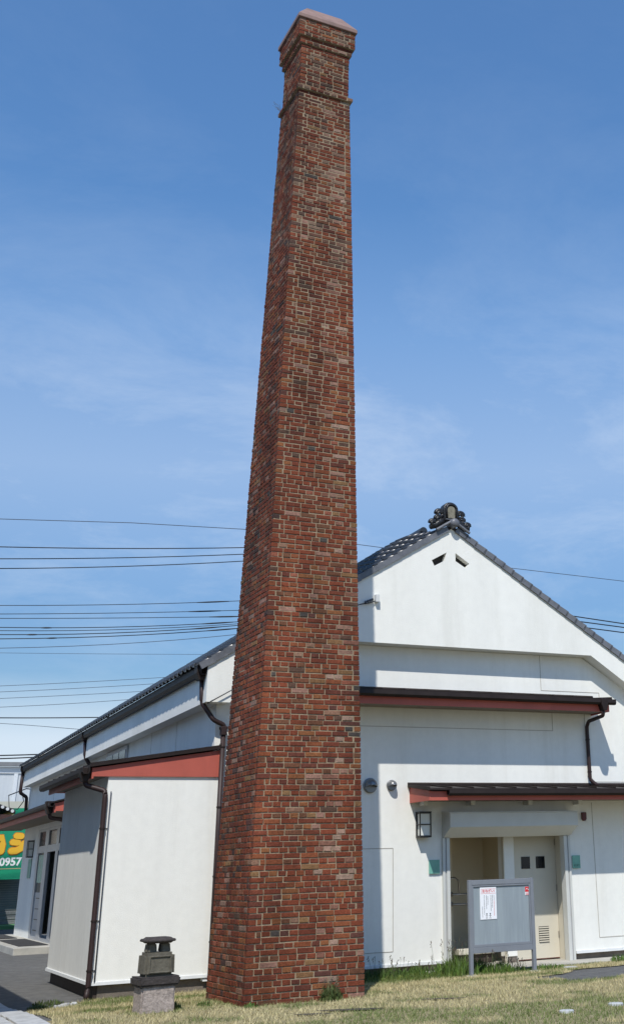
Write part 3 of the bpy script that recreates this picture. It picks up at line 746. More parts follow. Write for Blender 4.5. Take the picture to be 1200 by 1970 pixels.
lamp('wall_lamp', 5.579, 32.9, 2.45, -math.pi/2, 'black lantern wall lamp half hidden behind the annex corner', .22, .5)
def plate(x0, x1, z0, z1, label, marks):
    p = empty('door_plate', ((x0+x1)/2, 19.98, (z0+z1)/2)); tag(p, label, 'sign', 'green glass door plates')
    w, h = x1-x0, z1-z0
    bx('glass', m_green_gl, p, -w/2, w/2, -.012, -.004, -h/2, h/2, .001)
    for sx in (-1, 1):
        for sz in (-1, 1): MB().tube([(sx*w*.42, -.004, sz*h*.42), (sx*w*.42, .021, sz*h*.42)], .006, 6).build('standoff', m_steel, p)
    if marks:
        b = MB()
        for i in range(4):
            xx = -w*.28+i*w*.19; b.box(xx-.006, xx+.006, -.0145, -.012, -h*.36, -h*.18).box(xx-.013, xx+.004, -.0145, -.0119, -h*.25, -h*.235)
        b.build('lettering', mat('green_etch', (.05, .16, .13), .5), p)
plate(9.523, 9.733, 1.475, 1.70, 'square green glass plate left of the shuttered doorway', False)
plate(12.50, 12.672, 1.48, 1.705, 'square green glass plate right of the shuttered doorway', True)
al = empty('alarm_sounder', (12.81, 20, 2.39)); tag(al, 'small dark red alarm sounder beside the shutter box', 'alarm')
b = MB(); b.prism([(-.05, .075), (.05, .075), (.05, -.045), (.025, -.08), (-.025, -.08), (-.05, -.045)], 'y', -.06, -.012); b.build('housing', m_skinred, al, bevel=.012)
bx('mount', m_brown, al, -.035, .035, -.0125, 0, -.05, .06)

# ------------------------------------------------------------------ glazed side entrance
se = empty('side_entrance', (0, 0, 0), 0, bld)
bx('threshold', m_conc, se, 4.55, 5.70, 33.0, 41.5, -.30, .06, .015)
bx('entrance_back', m_void, se, 6.5, 6.55, DY0, DY1, .05, DZ)
fr = MB()
for ya, yb in ((DY0, 33.4), (34.45, 34.85), (36.15, 36.7), (37.75, DY1)): fr.box(5.585, 5.665, ya, yb, .06, DZ)
for z0_, z1_ in ((.06, .14), (2.28, 2.46), (DZ-.08, DZ)): fr.box(5.587, 5.663, DY0+.001, DY1-.001, z0_, z1_)
fr.build('door_frame', m_alu, se)
def glass(y0, y1, z0, z1, mm=m_dark): bx('pane', mm, se, 5.62, 5.632, y0, y1, z0, z1)
for a, b_ in ((33.41, 34.44), (34.86, 36.14), (36.71, 37.74)): glass(a, b_, 2.47, DZ-.081)
glass(33.41, 34.44, .141, 2.279); glass(36.71, 37.74, 1.25, 2.279)
bx('pane', mat('frosted_grey', (.36, .38, .40), .4), se, 5.62, 5.632, 36.71, 37.74, .141, 1.249)
for i in range(4): bx('pane_band', m_black, se, 5.612, 5.6195, 36.9, 37.5, .28+.27*i, .30+.27*i)
sl_ = MB()
for y in (34.90, 35.0): sl_.box(5.69, 5.73, y, y+.05, .08, 2.27)
sl_.build('sliding_leaf', m_alu, se)
bx('pull_handle', m_steel, se, 5.655, 5.685, 36.18, 36.22, .95, 1.35)
bx('card_or_reflection', m_white, se, 5.60, 5.619, 33.45, 34.35, 1.72, 2.26); bx('card_or_reflection', m_tan, se, 5.60, 5.6195, 33.75, 34.35, .82, 1.12); bx('card_or_reflection', m_green_gl, se, 5.6, 5.6191, 36.8, 37.6, 1.5, 2.22)  # green sheet paints a reflection on the pane; white and tan are cards
mt1 = bx('door_mat', mat('mat_dark', (.035, .033, .032), .95, noise=(60, .4)), None, 4.75, 5.45, 33.6, 37.6, .061, .075); tag(mt1, 'dark rectangular mat on the side entrance threshold', 'mat')
mt2 = bx('door_mat', MATS['mat_dark'], None, 4.3, 5.35, 38.3, 41.2, .061, .078); tag(mt2, 'dark strip mat at the far end of the entrance threshold', 'mat')
pg = empty('entrance_plate', (5.57, 39.0, 1.87)); tag(pg, 'tall green glass plate beside the glazed side entrance', 'sign', 'green glass door plates')
bx('glass', m_green_gl, pg, -.012, -.002, -.3, .3, -.24, .28)

# ------------------------------------------------------------------ notice board
nb = empty('notice_board', (10.115, 18.45, gz(10, 18.45))); tag(nb, 'grey metal notice board on two posts in the lawn', 'notice board')
BH = 1.36+.07
for sx in (-1, 1): bx('post', m_grey, nb, sx*.585-.03, sx*.585+.03, -.03, .03, -.1, BH+.005, .004)
bx('top_rail', m_grey, nb, -.554, .554, -.028, .028, BH-.075, BH, .004)
bx('bottom_rail', m_grey, nb, -.554, .554, -.028, .028, BH-1.09, BH-1.005, .004)
fr = MB()
fr.box(-.553, -.525, -.022, .012, BH-1.004, BH-.076).box(.525, .553, -.022, .012, BH-1.004, BH-.076).box(-.524, .524, -.022, .012, BH-.104, BH-.077).box(-.524, .524, -.022, .012, BH-1.003, BH-.965)
fr.build('inner_frame', m_grey, nb, bevel=.003)
bx('panel', m_gpanel, nb, -.5245, .5245, -.004, .010, BH-.964, BH-.105)
bx('back_panel', m_grey, nb, -.553, .553, .013, .024, BH-1.0, BH-.08)
for sx in (-1, 1): MB().lathe([(.10, .0), (.10, .03), (.09, .04)], 16, sx*.585, 0).build('footing', m_conc, nb).location = (0, 0, -.01)
PX0, PX1, PZ0, PZ1 = 9.715, 10.02, .765, 1.25
po = empty('poster', ((PX0+PX1)/2, 18.442, (PZ0+PZ1)/2)); tag(po, 'white poster with red heading pinned on the notice board', 'poster')
w_, h_ = PX1-PX0, PZ1-PZ0
bx('sheet', m_white, po, -w_/2, w_/2, -.004, .003, -h_/2, h_/2)
def text_mesh(s, size, name, mt, parent, loc, rx=math.pi/2, rz=0, align='CENTER', bold=0, ext=.0006):
    cu_ = bpy.data.curves.new(name, 'FONT'); cu_.body = s; cu_.size = size; cu_.align_x = align; cu_.align_y = 'CENTER'; cu_.extrude = ext; cu_.offset = bold; cu_.resolution_u = 4
    tmp = bpy.data.objects.new('tmp_text', cu_); C.objects.link(tmp)
    dg = bpy.context.evaluated_depsgraph_get(); me = bpy.data.meshes.new_from_object(tmp.evaluated_get(dg))
    bpy.data.objects.remove(tmp); bpy.data.curves.remove(cu_)
    me.materials.clear(); me.materials.append(mt); me.name = name
    o = bpy.data.objects.new(name, me); C.objects.link(o); o.parent = parent; o.location = loc; o.rotation_euler = (rx, 0, rz)
    return o
text_mesh('/おねがい/', .055, 'heading', m_redink, po, (0, -.0048, h_/2-.062), bold=.0008)
b = MB(); b.box(-w_/2+.012, w_/2-.012, -.0046, -.004, h_/2-.030, h_/2-.026).box(-w_/2+.012, w_/2-.012, -.0046, -.004, h_/2-.098, h_/2-.094); b.build('heading_rule', m_redink, po)
def column(x, z1, z0, mt):
    b = MB(); z = z1
    while z > z0:
        s = .0095
        for q in range(3):
            zz = z-random.random()*s*1.3; b.box(x-s/2, x+s/2*random.uniform(.3, 1), -.0046, -.004, zz-.002, zz+.002)
        xx = x+random.uniform(-.003, .003); b.box(xx-.002, xx+.002, -.0047, -.004, z-s*1.3, z)
        z -= .0165
    b.build('text_column', mt, po)
column(w_/2-.045, h_/2-.12, h_/2-.20, m_blackink); column(w_/2-.045, h_/2-.205, -h_/2+.05, m_redink)
for x, a, b_ in ((.075, .12, .31), (.048, .12, .36), (-.008, .14, .27), (-.035, .12, .33), (-.075, .12, .41)): column(x, h_/2-a, h_/2-b_, m_blackink)
column(-.112, h_/2-.29, -h_/2+.03, m_blackink)
# small line drawing at the foot of the sheet: two plain stick marks
b = MB()
for x in (-.035, .03):
    b.lathe([(.012, -.0046), (.012, -.004)], 10, x, -.16, 'y'); b.box(x-.003, x+.003, -.0046, -.004, -.215, -.165).box(x-.022, x+.02, -.0047, -.004, -.190, -.185).box(x-.014, x-.009, -.0046, -.004, -.235, -.21).box(x+.008, x+.013, -.0046, -.004, -.235, -.21)
b.build('drawing', m_blackink, po)
stk = empty('sticker', (10.625, 18.443, 1.172)); tag(stk, 'small red and white sticker in the notice board corner', 'sticker')
bx('sticker_base', m_white, stk, -.05, .05, -.003, .002, -.07, .06); bx('red_block', m_redink, stk, -.05, .05, -.0042, -.003, -.02, .06)
b = MB(); b.tube([(-.035, -.004, .02), (-.012, -.004, .035), (.01, -.004, .01), (.036, -.004, .03)], .004, 5); b.build('white_mark', m_white, stk)
b = MB()
for z in (-.035, -.05, -.063): b.box(-.04, .04, -.0042, -.003, z-.003, z+.003)
b.build('red_lines', m_redink, stk)

# ------------------------------------------------------------------ stone monument
def rough(o, amt, scale=6, cuts=3):
    me = o.data; bm = bmesh.new(); bm.from_mesh(me)
    bmesh.ops.subdivide_edges(bm, edges=bm.edges[:], cuts=cuts, use_grid_fill=True)
    from mathutils import noise
    for v in bm.verts:
        d = noise.noise_vector(v.co*scale+o.location*3)
        v.co += d*amt
    bm.to_mesh(me); bm.free(); me.polygons.foreach_set('use_smooth', [True]*len(me.polygons))
    try: me.set_sharp_from_angle(angle=R(50))
    except Exception: pass
    return o
sm = empty('stone_lantern', (4.03, 16.55, 0), .06); tag(sm, 'weathered stone lantern with dark slab and flat cap on granite base', 'stone lantern')
def taper(name, mt, w0, d0, w1, d1, z0, z1, amt, sc=7, bev=.02, cx_=0, cuts=4):
    vs = [(cx_-w0/2, -d0/2, z0), (cx_+w0/2, -d0/2, z0), (cx_+w0/2, d0/2, z0), (cx_-w0/2, d0/2, z0), (cx_-w1/2, -d1/2, z1), (cx_+w1/2, -d1/2, z1), (cx_+w1/2, d1/2, z1), (cx_-w1/2, d1/2, z1)]
    o = MB().add(vs, [(0, 3, 2, 1), (4, 5, 6, 7), (0, 1, 5, 4), (1, 2, 6, 5), (2, 3, 7, 6), (3, 0, 4, 7)]).build(name, mt, sm)
    bm = bmesh.new(); bm.from_mesh(o.data); bmesh.ops.bevel(bm, geom=bm.edges[:]+bm.verts[:], offset=bev, segments=2, affect='EDGES'); bm.to_mesh(o.data); bm.free()
    return rough(o, amt, sc, cuts)
taper('base_block', m_stone_g, .435, .36, .42, .35, -.06, .315, .010)
taper('dark_slab', m_stone_d, .51, .43, .53, .44, .313, .418, .007)
lb = taper('body', m_stone_o, .395, .33, .385, .32, .416, .69, .003, bev=.035)
fr = MB(); fr.box(-.125, .125, -.177, -.155, .635, .655).box(-.125, .125, -.177, -.155, .455, .475).box(-.145, -.125, -.177, -.155, .455, .655).box(.125, .145, -.177, -.155, .455, .655)
fo = fr.build('panel_rim', m_stone_o, lb, bevel=.008)
for sx in (-1, 1): taper('leg', m_stone_o, .135, .16, .10, .15, .682, .80, .005, 9, .015, sx*.088, 3)
cpz = taper('cap_slab', m_stone_d, .31, .27, .30, .26, .792, .865, .006, 6, .02)
bm = bmesh.new(); bm.from_mesh(cpz.data)
for v in bm.verts:
    t = (v.co.z-.792)/.073; k = 1.0+.26*math.sin(math.pi*min(1, max(0, t)))*1.0
    v.co.x *= k; v.co.y *= k
bm.to_mesh(cpz.data); bm.free()

# ------------------------------------------------------------------ vegetation
from mathutils import noise as mnoise
def grass_col(x, y):
    n_ = 1.2*mnoise.noise(Vector((x*.9, y*1.3, 0)))+.7*mnoise.noise(Vector((x*2.7, y*3.2, 3)))
    gr = sstep(.05, .55, n_+.9*sstep(18.0, 19.3, y)*(1 if x > 6.3 and x < 10.6 else .45)+.75*sstep(14.8, 13.4, y))
    # ring of greener grass round the chimney and lantern feet
    d = max(abs(x-5.9), abs(y-17))-.83; gr = max(gr, sstep(.30, .0, d)*.8)
    d = math.hypot(x-4.03, y-16.55)-.3; gr = max(gr, sstep(.22, .0, d)*.8)
    if 6.7 < x < 10.6: gr = max(gr, sstep(18.2, 19.2, y)*(.95 if x < 10.2 else .6))
    gr = min(1, max(0, gr+random.gauss(0, .2)))
    j = random.uniform(.75, 1.25)
    a, b_ = (.48, .41, .225), (.125, .165, .048)
    return tuple((a[i]*(1-gr)+b_[i]*gr)*j for i in range(3))
gb = MB(); cnt = 0
random.seed(11)
while cnt < 110000:
    y = 11+9*random.random()**.9; x = random.uniform(2.6, 16)
    if x > 2.2+(y)*.80 or not lawn_keep(x, y): continue
    if abs(x-5.9) < .84 and abs(y-17) < .84: continue
    if x > 9.4 and y > 19.4: continue
    cnt += 1
    a = random.uniform(0, 2*math.pi); h = random.uniform(.015, .05)*(1+.6*max(0, mnoise.noise(Vector((x*3, y*3, 9))))); w = random.uniform(.003, .006)
    z = gz(x, y)+.010; dx, dy = math.cos(a)*w, math.sin(a)*w; bx_, by_ = random.gauss(0, .45)*h, random.gauss(0, .45)*h
    gb.add([(x-dx, y-dy, z), (x+dx, y+dy, z), (x+bx_, y+by_, z+h)], [(0, 1, 2)], grass_col(x, y))
me = gb.mesh('grass', m_grass); go_ = bpy.data.objects.new('grass', me); C.objects.link(go_)
tag(go_, 'short dry grass blades covering the lawn', 'grass', kind='stuff')

def weed(name, x, y, n, h0, h1, spread, label, seeds=0, tint=(.07, .14, .025), wid=.006, group=None, broad=False):
    o = empty(name, (x, y, gz(x, y)+.005)); tag(o, label, 'weed', group)
    b = MB()
    for i in range(n):
        a = random.uniform(0, 2*math.pi); r0 = spread*math.sqrt(random.random()); px, py = r0*math.cos(a), r0*math.sin(a)
        h = random.uniform(h0, h1)*(1-.45*(r0/spread)**2); ln = random.gauss(0, .28)*h; la = random.uniform(0, 2*math.pi)
        p0 = Vector((px, py, 0)); p1 = p0+Vector((math.cos(la)*ln*.35, math.sin(la)*ln*.35, h*.6)); p2 = p0+Vector((math.cos(la)*ln*1.1, math.sin(la)*ln*1.1, h*random.uniform(.8, 1)))
        wa = random.uniform(0, math.pi); wv = Vector((math.cos(wa), math.sin(wa), 0))*wid*random.uniform(.6, 1.5)*(1.8 if broad else 1)
        j = random.uniform(.55, 1.35); yel = random.random()*.35
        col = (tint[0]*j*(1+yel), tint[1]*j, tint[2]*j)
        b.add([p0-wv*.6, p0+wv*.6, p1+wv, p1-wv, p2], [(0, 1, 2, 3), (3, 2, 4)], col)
    b.build('blades', m_leaf, o)
    if seeds:
        s = MB(); 
        for i in range(seeds):
            a = random.uniform(0, 2*math.pi); r0 = spread*math.sqrt(random.random()); p0 = Vector((r0*math.cos(a), r0*math.sin(a), 0)); h = random.uniform(h1*.8, h1*1.35)
            tip = p0+Vector((random.gauss(0, .10)*h, random.gauss(0, .10)*h, h)); mid_ = (p0+tip)/2+Vector((random.gauss(0, .02), random.gauss(0, .02), 0))
            s.tube([p0, mid_, tip], .0022, 3, col=(.10, .12, .05))
            for q in range(random.randint(3, 7)):
                c = tip-Vector((0, 0, q*.014))+Vector((random.gauss(0, .010), random.gauss(0, .010), 0)); r_ = random.uniform(.004, .009)
                cc = random.choice([(.10, .06, .06), (.16, .15, .10), (.07, .05, .04)])
                s.add([c+Vector((r_, 0, 0)), c-Vector((r_, 0, 0)), c+Vector((0, r_, 0)), c-Vector((0, r_, 0)), c+Vector((0, 0, r_*1.6)), c-Vector((0, 0, r_*1.6))], [(0, 2, 4), (2, 1, 4), (1, 3, 4), (3, 0, 4), (2, 0, 5), (1, 2, 5), (3, 1, 5), (0, 3, 5)], cc)
        s.build('seed_stalks', m_leaf, o)
    return o
G1 = 'weeds along the front wall foot'
weed('grass_tuft', 9.62, 18.95, 800, .10, .42, .46, 'tall green weed clump in front of the doorway left jamb', 40, wid=.008, group=G1)
weed('grass_tuft', 10.05, 18.60, 380, .10, .30, .30, 'green weed clump at the notice board left post', 12, group=G1)
weed('grass_tuft', 9.05, 19.45, 380, .08, .24, .34, 'low weed tuft under the wall between lamp and chimney shadow', 10, group=G1)
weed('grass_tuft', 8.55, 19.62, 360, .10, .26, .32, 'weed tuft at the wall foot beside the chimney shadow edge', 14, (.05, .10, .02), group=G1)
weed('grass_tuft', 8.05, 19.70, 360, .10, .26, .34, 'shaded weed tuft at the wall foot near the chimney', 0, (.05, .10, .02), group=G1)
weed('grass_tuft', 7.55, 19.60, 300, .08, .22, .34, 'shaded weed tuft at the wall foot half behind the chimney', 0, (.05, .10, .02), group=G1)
random.seed(21)
for i, (x, y) in enumerate(((8.75, 19.05), (9.2, 18.95), (8.3, 19.2), (7.85, 19.15), (9.15, 18.55), (8.7, 18.65))):
    weed('grass_tuft', x, y, 170, .05, .15, .30, 'low green tuft before the front wall, ' + ('middle of the back row', 'right end of back row', 'left of the middle tuft', 'left end in chimney shadow', 'right of the front pair', 'left of the front pair')[i], 0, (.085, .14, .03), group=G1)
weed('grass_tuft', 10.45, 18.75, 160, .05, .18, .34, 'sparse weeds with dark seed heads under the notice board', 20, group=G1)
weed('grass_tuft', 11.15, 18.75, 220, .05, .14, .30, 'low green weeds right of the notice board post', 0, group=G1)
weed('grass_tuft', 13.05, 19.30, 260, .06, .18, .26, 'small green weeds under the right wall panel', 0, group=G1)
weed('grass_tuft', 13.55, 19.35, 240, .06, .20, .26, 'green weeds at the right picture edge below the wall', 0, group=G1)
weed('leafy_weed', 6.20, 16.02, 240, .06, .26, .15, 'bushy dark weed growing against the chimney foot', 10, (.055, .085, .025), .007, broad=True)
weed('leafy_weed', 5.14, 16.06, 90, .03, .09, .10, 'tiny green weed at the chimney near corner', 0, (.06, .13, .025), .006)
weed('leafy_weed', 4.75, 16.75, 90, .03, .10, .12, 'small green weed beside the left chimney face', 0, (.06, .12, .025), .006)
weed('leafy_weed', 4.32, 16.6, 90, .04, .16, .07, 'small green sprig right of the stone lantern', 0, (.06, .12, .025), .006)
weed('grass_tuft', 3.28, 19.75, 160, .03, .10, .22, 'patchy green weeds on the asphalt near the annex', 0, (.07, .11, .03))
weed('grass_tuft', 3.05, 19.0, 200, .03, .09, .18, 'weeds where the lawn corner meets the asphalt', 0, (.06, .10, .025))
for i, (x, y, r_, lb_) in enumerate(((7.80, 12.76, .085, 'pale round lid flush in the lawn, nearer the middle'), (8.60, 12.95, .09, 'pale round lid flush in the lawn at right'), (11.45, 18.55, .13, 'pale round lid at the asphalt edge by the board'))):
    o = MB().lathe([(r_, 0), (r_, .032), (r_*.9, .038)], 18).build('ground_lid', mat('lid_white', (.46, .47, .46), .6, noise=(9, .1)), None); o.location = (x, y, gz(x, y)+.002); tag(o, lb_, 'lid', 'round lids in the lawn')
for i, (x, y, a, b_) in enumerate(((5.95, 14.75, .42, .07), (5.45, 14.62, .20, .05), (7.35, 15.0, .26, .035))):
    n_ = 14; pts = [((a*(.75+.5*random.random()))*math.cos(2*math.pi*k/n_), (b_*(.7+.6*random.random()))*math.sin(2*math.pi*k/n_)) for k in range(n_)]
    o = MB().prism(pts, 'z', 0, .006).build('bare_soil', mat('soil_dark', (.06, .05, .042), .95, noise=(20, .4), bump=(60, 1, .02)), lw); o.location = (x, y, gz(x, y)+.028); o.rotation_euler = (0, 0, -.45)
# broken stones at the asphalt edge
random.seed(5)
SL_ = ('largest broken pale stone at the lawn edge near the annex pipe', 'broken stone closest to the annex corner pipe but one', 'small stone left of the largest broken stone', 'leftmost broken stone on the asphalt near the lawn corner', 'broken stone nearest to the annex corner pipe')
for i, (x, y) in enumerate(((3.42, 19.15), (3.50, 19.22), (3.36, 19.20), (3.30, 19.12), (3.58, 19.35))):
    o = MB().box(-.05, .05, -.04, .04, -.02, .035).build('loose_stone', m_slab, None, bevel=.012); o.location = (x, y, gz(x, y)+.012); o.rotation_euler = (random.uniform(-.3, .3), random.uniform(-.3, .3), random.uniform(0, 3))
    o.scale = ((1.2, .8, .6, .7, .9)[i],)*3; tag(o, SL_[i], 'stone', 'broken stones by the annex')

# ------------------------------------------------------------------ far shop, cladding shed, neighbouring roofs
shop = empty('shop_building', (6, 52, -.1)); tag(shop, 'grey shop front with roller shutter beyond the storehouse', 'building')
bx('wall', m_housew, shop, -14, 5.5, .3, 8, 0, 4.6); bx('base', m_greeng, shop, -14, 5.5, -1.6, .29, 0, .12)
for x0 in (-3.2, -.55, 2.2):
    bx('shutter_frame', m_alu, shop, x0-.12, x0-.001, .15, .29, .12, 1.75)
    for i in range(20): bx('shutter_slat', m_shopsh, shop, x0, x0+2.4, .2+.02*(i % 2), .29, .13+.083*i, .13+.083*i+.076)
sg = empty('shop_sign', (6, 51.6, 0)); tag(sg, 'green shop sign board with yellow katakana and white phone number', 'sign')
bx('board', m_green, sg, -8, 1.14, -.02, .25, 1.68, 3.47); bx('upper_board', m_green, sg, -8, 1.3, .2, .40, 3.52, 4.22); bx('upper_stripe', m_tan, sg, -8, 1.299, .19, .199, 3.92, 3.98)
bx('awning_edge', m_green, sg, -8, 1.10, -.12, -.021, 1.62, 1.80); bx('stripe', m_tan, sg, -8, 1.135, -.025, -.0201, 1.99, 2.015)
def blob(pts, r, mt, name, y):
    """stroke of round brush along pts, flat lettering"""
    out = []
    pts = [Vector((p[0], p[1])) for p in pts]
    L_, R_ = [], []
    for i, p in enumerate(pts):
        d = (pts[min(i+1, len(pts)-1)]-pts[max(i-1, 0)]).normalized(); n_ = Vector((-d.y, d.x)); L_.append(p+n_*r); R_.append(p-n_*r)
    d0 = (pts[1]-pts[0]).normalized(); d1 = (pts[-1]-pts[-2]).normalized()
    def cap(c, d, s):
        a0 = math.atan2(d.y, d.x); return [c+Vector((math.cos(a0+s+math.pi*k/6), math.sin(a0+s+math.pi*k/6)))*r for k in range(1, 6)]
    poly = L_+cap(pts[-1], d1, math.pi/2)[::1][::1] if False else None
    b = MB(); b.prism([(p.x, p.y) for p in L_+[pts[-1]+d1*r*.6+Vector((-d1.y, d1.x))*r*.75, pts[-1]+d1*r, pts[-1]+d1*r*.6-Vector((-d1.y, d1.x))*r*.75]+R_[::-1]+[pts[0]-d0*r*.6-Vector((-d0.y, d0.x))*r*.75, pts[0]-d0*r, pts[0]-d0*r*.6+Vector((-d0.y, d0.x))*r*.75]], 'y', y, y+.012)
    return b.build(name, mt, sg, bevel=.0)
for mt_, r_, y_, nm in ((m_orange, .135, -.036, 'letter_edge'), (m_yellow, .11, -.050, 'letter')):
    blob([(.745, 3.185), (.945, 3.165)], r_, mt_, nm, y_); blob([(.63, 2.955), (.84, 2.935)], r_, mt_, nm, y_); blob([(.62, 2.635), (.80, 2.64), (.96, 2.73), (1.07, 2.90)], r_*1.12, mt_, nm, y_+.001)
    blob([(-.45, 3.12), (.24, 3.12), (.27, 2.88), (.25, 2.63)], r_*1.05, mt_, nm, y_); blob([(-.45, 2.625), (.25, 2.625)], r_*1.05, mt_, nm, y_+.0015)
text_mesh('-0957', .40, 'phone_number', m_signw, sg, (.57, -.03, 2.235), bold=.014, ext=.004)
clad = empty('metal_clad_shed', (4, 62, 0)); tag(clad, 'pale grey metal clad shed rising behind the green sign', 'building')
bx('wall', m_clad, clad, -14, 10, 0, 12, -.3, 6.6); bx('eave', m_shopsh, clad, -14.1, 10.1, -.25, 0, 6.62, 6.80); bx('eave_band', m_cladrib, clad, -14, 10, -.06, -.001, 6.3, 6.6); bx('belt', m_shopsh, clad, -14, 10, -.05, -.001, 4.7, 4.78)
for i in range(26): bx('batten', m_cladrib, clad, -13.8+i*.92, -13.62+i*.92, -.07, -.002, -.3, 6.29)
# neighbour house with low eave at the far left, mostly outside the picture
nh = empty('neighbour_house', (1, 45, 0)); tag(nh, 'dark tiled house eave cut off by the left picture edge', 'house')
bx('wall', m_housew, nh, -7, 3.4, -1.0, 5, -.3, 3.4); 
MB().prism([(4.55, 3.62), (4.55, 3.72), (-1.5, 6.1), (-7.6, 3.72), (-7.6, 3.62), (-1.5, 5.95)], 'y', -1.7, 5.8).build('roof', m_tile, nh)
for i in range(5): MB().tube([(4.50, -1.72+.0*i, 3.66), (4.50, -1.72, 3.66)], .05, 6)
bx('eave_board', m_brownw, nh, 4.10, 4.45, -1.65, 5.7, 3.42, 3.60)
MB().prism([(4.35, 3.42), (3.4, 2.6), (3.4, 3.42)], 'y', -1.6, -1.5).build('gable_bracket', m_brownw, nh)
MB().prism([(4.1, 3.2), (3.3, 2.4), (3.3, 3.2)], 'y', -.9, -.8).build('gable_bracket', m_brownw, nh)
for i in range(4): MB().lathe([(.05, -1.74), (.055, -1.70)], 10, 4.45-.16*i, 3.70+.063*i, 'y').build('end_tile', m_flash, nh)
MB().tube([(4.3, -1.5, 4.2), (4.7, -2.5, 4.35), (5.35, -4.7, 4.1)], .018, 5).build('service_cable', m_wire, nh)
MB().tube([(4.3, -1.5, 4.2), (4.35, -1.6, 3.8), (4.6, -1.7, 3.75), (4.75, -1.8, 4.0), (4.62, -2.1, 4.3)], .014, 5).build('drip_loop', m_wire, nh)
# house just outside the left edge, whose corner shadow falls across the path
lh = empty('corner_house', (-3, 21, 0)); tag(lh, 'house left of the picture whose shadow crosses the path', 'house')
bx('wall', m_housew, lh, -4, 3.9, -5.2, 6.5, -.3, 4.6); bx('roof', m_tile, lh, -4.4, 4.3, -5.6, 6.9, 4.601, 4.95, .02)
for i in range(3): bx('window', m_dark, lh, 3.9, 3.93, -4+i*3.4, -2.6+i*3.4, 1, 2.3)

# ------------------------------------------------------------------ utility poles and cables
def upole(x, y, h, label):
    p = empty('utility_pole', (x, y, -.1)); tag(p, label, 'utility pole', 'utility poles')
    MB().tube([(0, 0, 0), (0, 0, h)], [.19, .11], 14).build('pole_shaft', m_pole, p, smooth=60)
    for z in (h-.5, h-2.8, h-4.0): bx('crossarm', m_alu, p, -.06, .06, -1.0, 1.0, z, z+.09)
    return p
upole(15.9, 46, 15.3, 'concrete utility pole standing behind the chimney'); upole(-15, 46, 14.5, 'concrete utility pole beyond the left picture edge'); upole(46, 46, 14.5, 'concrete utility pole beyond the right picture edge')
WIRES = [
 [(4.23, 13.128), (8.8, 13.497), (13.67, 13.998)], [(4.28, 12.733), (8.83, 13.185), (13.68, 13.778)], [(4.32, 12.419), (8.86, 12.895), (13.65, 13.534)],
 [(4.5, 10.968), (8.99, 11.325), (13.56, 11.798)], [(4.53, 10.7), (9.02, 11.044), (13.58, 11.46)], [(4.56, 10.472), (9.04, 10.783), (13.6, 11.144)],
 [(4.59, 10.188), (9.07, 10.484), (13.56, 10.973)], [(4.6, 10.112), (9.07, 10.425), (13.57, 10.931)], [(4.63, 9.905), (9.09, 10.246), (13.53, 10.803)],
 [(4.64, 9.792), (9.09, 10.167), (13.53, 10.72)], [(4.69, 9.398), (9.12, 9.812), (13.55, 10.429)], [(4.71, 9.268), (8.38, 9.419), (12.37, 9.603)],
 [(4.85, 8.122), (7.54, 8.36), (10.6, 8.661)], [(4.88, 7.866), (7.57, 8.096), (10.42, 8.379)], [(4.9, 7.666), (7.59, 7.889), (10.05, 8.112)],
 [(4.94, 7.321), (7.07, 7.497), (9.5, 7.746)], [(4.98, 6.979), (6.76, 7.026), (8.6, 7.093)], [(5.0, 6.817), (6.07, 6.771), (6.97, 6.719)],
 [(5.14, 5.679), (5.84, 5.706), (6.4, 5.731)], [(5.15, 5.591), (5.85, 5.626), (6.37, 5.659)]]
RAD = [r*.66 for r in [.030, .028, .028, .020, .020, .020, .024, .020, .026, .026, .018, .011, .014, .014, .014, .014, .030, .014, .036, .036]]
ORD = ['first', 'second', 'third', 'fourth', 'fifth', 'sixth', 'seventh', 'eighth', 'ninth', 'tenth', 'eleventh', 'twelfth', 'thirteenth', 'fourteenth', 'fifteenth', 'sixteenth', 'seventeenth', 'eighteenth', 'nineteenth', 'twentieth']
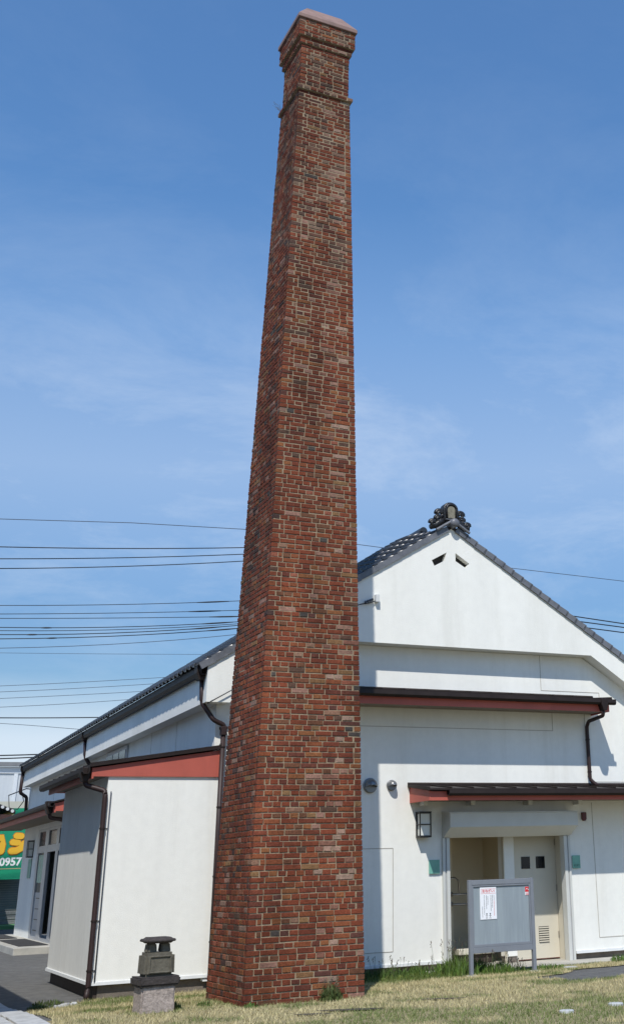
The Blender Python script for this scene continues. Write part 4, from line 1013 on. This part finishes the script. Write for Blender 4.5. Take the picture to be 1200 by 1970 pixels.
for i, (w, r_) in enumerate(zip(WIRES, RAD)):
    (xa, za), (xb, zb), (xc, zc) = w
    s0 = (zb-za)/(xb-xa); s1 = (zc-zb)/(xc-xb)
    pts = []
    for q in range(9):   # left run towards the far pole, flattening then climbing
        x = -15+(xa+15)*q/9; t = (xa-x)
        pts.append((x, za-s0*t+.007*t*t))
    for q in range(8):
        x = xa+(xc-xa)*q/7
        # quadratic through the three points
        l0 = (x-xb)*(x-xc)/((xa-xb)*(xa-xc)); l1 = (x-xa)*(x-xc)/((xb-xa)*(xb-xc)); l2 = (x-xa)*(x-xb)/((xc-xa)*(xc-xb))
        pts.append((x, za*l0+zb*l1+zc*l2))
    if xc < 15.8: pts.append((15.8, zc+s1*(15.8-xc)))
    dy = .12*((i*7) % 5-2)
    o = MB().tube([(x, 46+dy, z) for x, z in pts], r_, 6).build('overhead_cable', m_wire if r_ > .013 else m_wireg, None, smooth='all')
    tag(o, 'black overhead cable left of the chimney, %s from the top' % ORD[i if i < 1 else i], 'cable', 'overhead cables')
    if i in (3, 4, 5, 6, 8, 9):   # dark splice sleeves
        for xs_ in ((11.9, 13.2), (5.9, 6.3)) if i > 5 else ((11.9, 13.2),):
            pp = []
            for q in range(4):
                x = xs_[0]+(xs_[1]-xs_[0])*q/3+.25*((i*3) % 4-1.5)
                l0 = (x-xb)*(x-xc)/((xa-xb)*(xa-xc)); l1 = (x-xa)*(x-xc)/((xb-xa)*(xb-xc)); l2 = (x-xa)*(x-xb)/((xc-xa)*(xc-xb)); pp.append((x, 46+dy, za*l0+zb*l1+zc*l2))
            MB().tube(pp, [.018, .030, .030, .018], 6).build('splice_sleeve', m_wire, o)
tp = [(-15, 12.9), (-5, 13.5), (4.09, 14.285), (9, 14.65), (13.58, 14.856), (20, 14.66), (26.4, 14.308), (32.6, 14.2), (46, 14.3)]
o = MB().tube([(x, 46.1, z) for x, z in tp], .014, 6).build('overhead_cable', m_wireg, None, smooth='all'); tag(o, 'thin topmost overhead wire passing behind the chimney to the right', 'cable', 'overhead cables')
for i, (z0, zk, z1) in enumerate(((13.2, 12.1, 11.95), (12.95, 12.0, 11.88), (12.7, 11.85, 11.73))):
    o = MB().tube([(15.9, 45.5+.4*i, z0), (22, 45.5+.4*i, z0*.55+zk*.45-.1), (30, 45.5+.4*i, zk), (32.45, 45.5+.4*i, z1), (39, 45.5+.4*i, z1-.05), (46, 45.5+.4*i, z1+.5)], .026, 6).build('overhead_cable', m_wire, None, smooth='all')
    tag(o, ('upper', 'middle', 'lower')[i]+' of three dark cables right of the gable roof', 'cable', 'overhead cables')
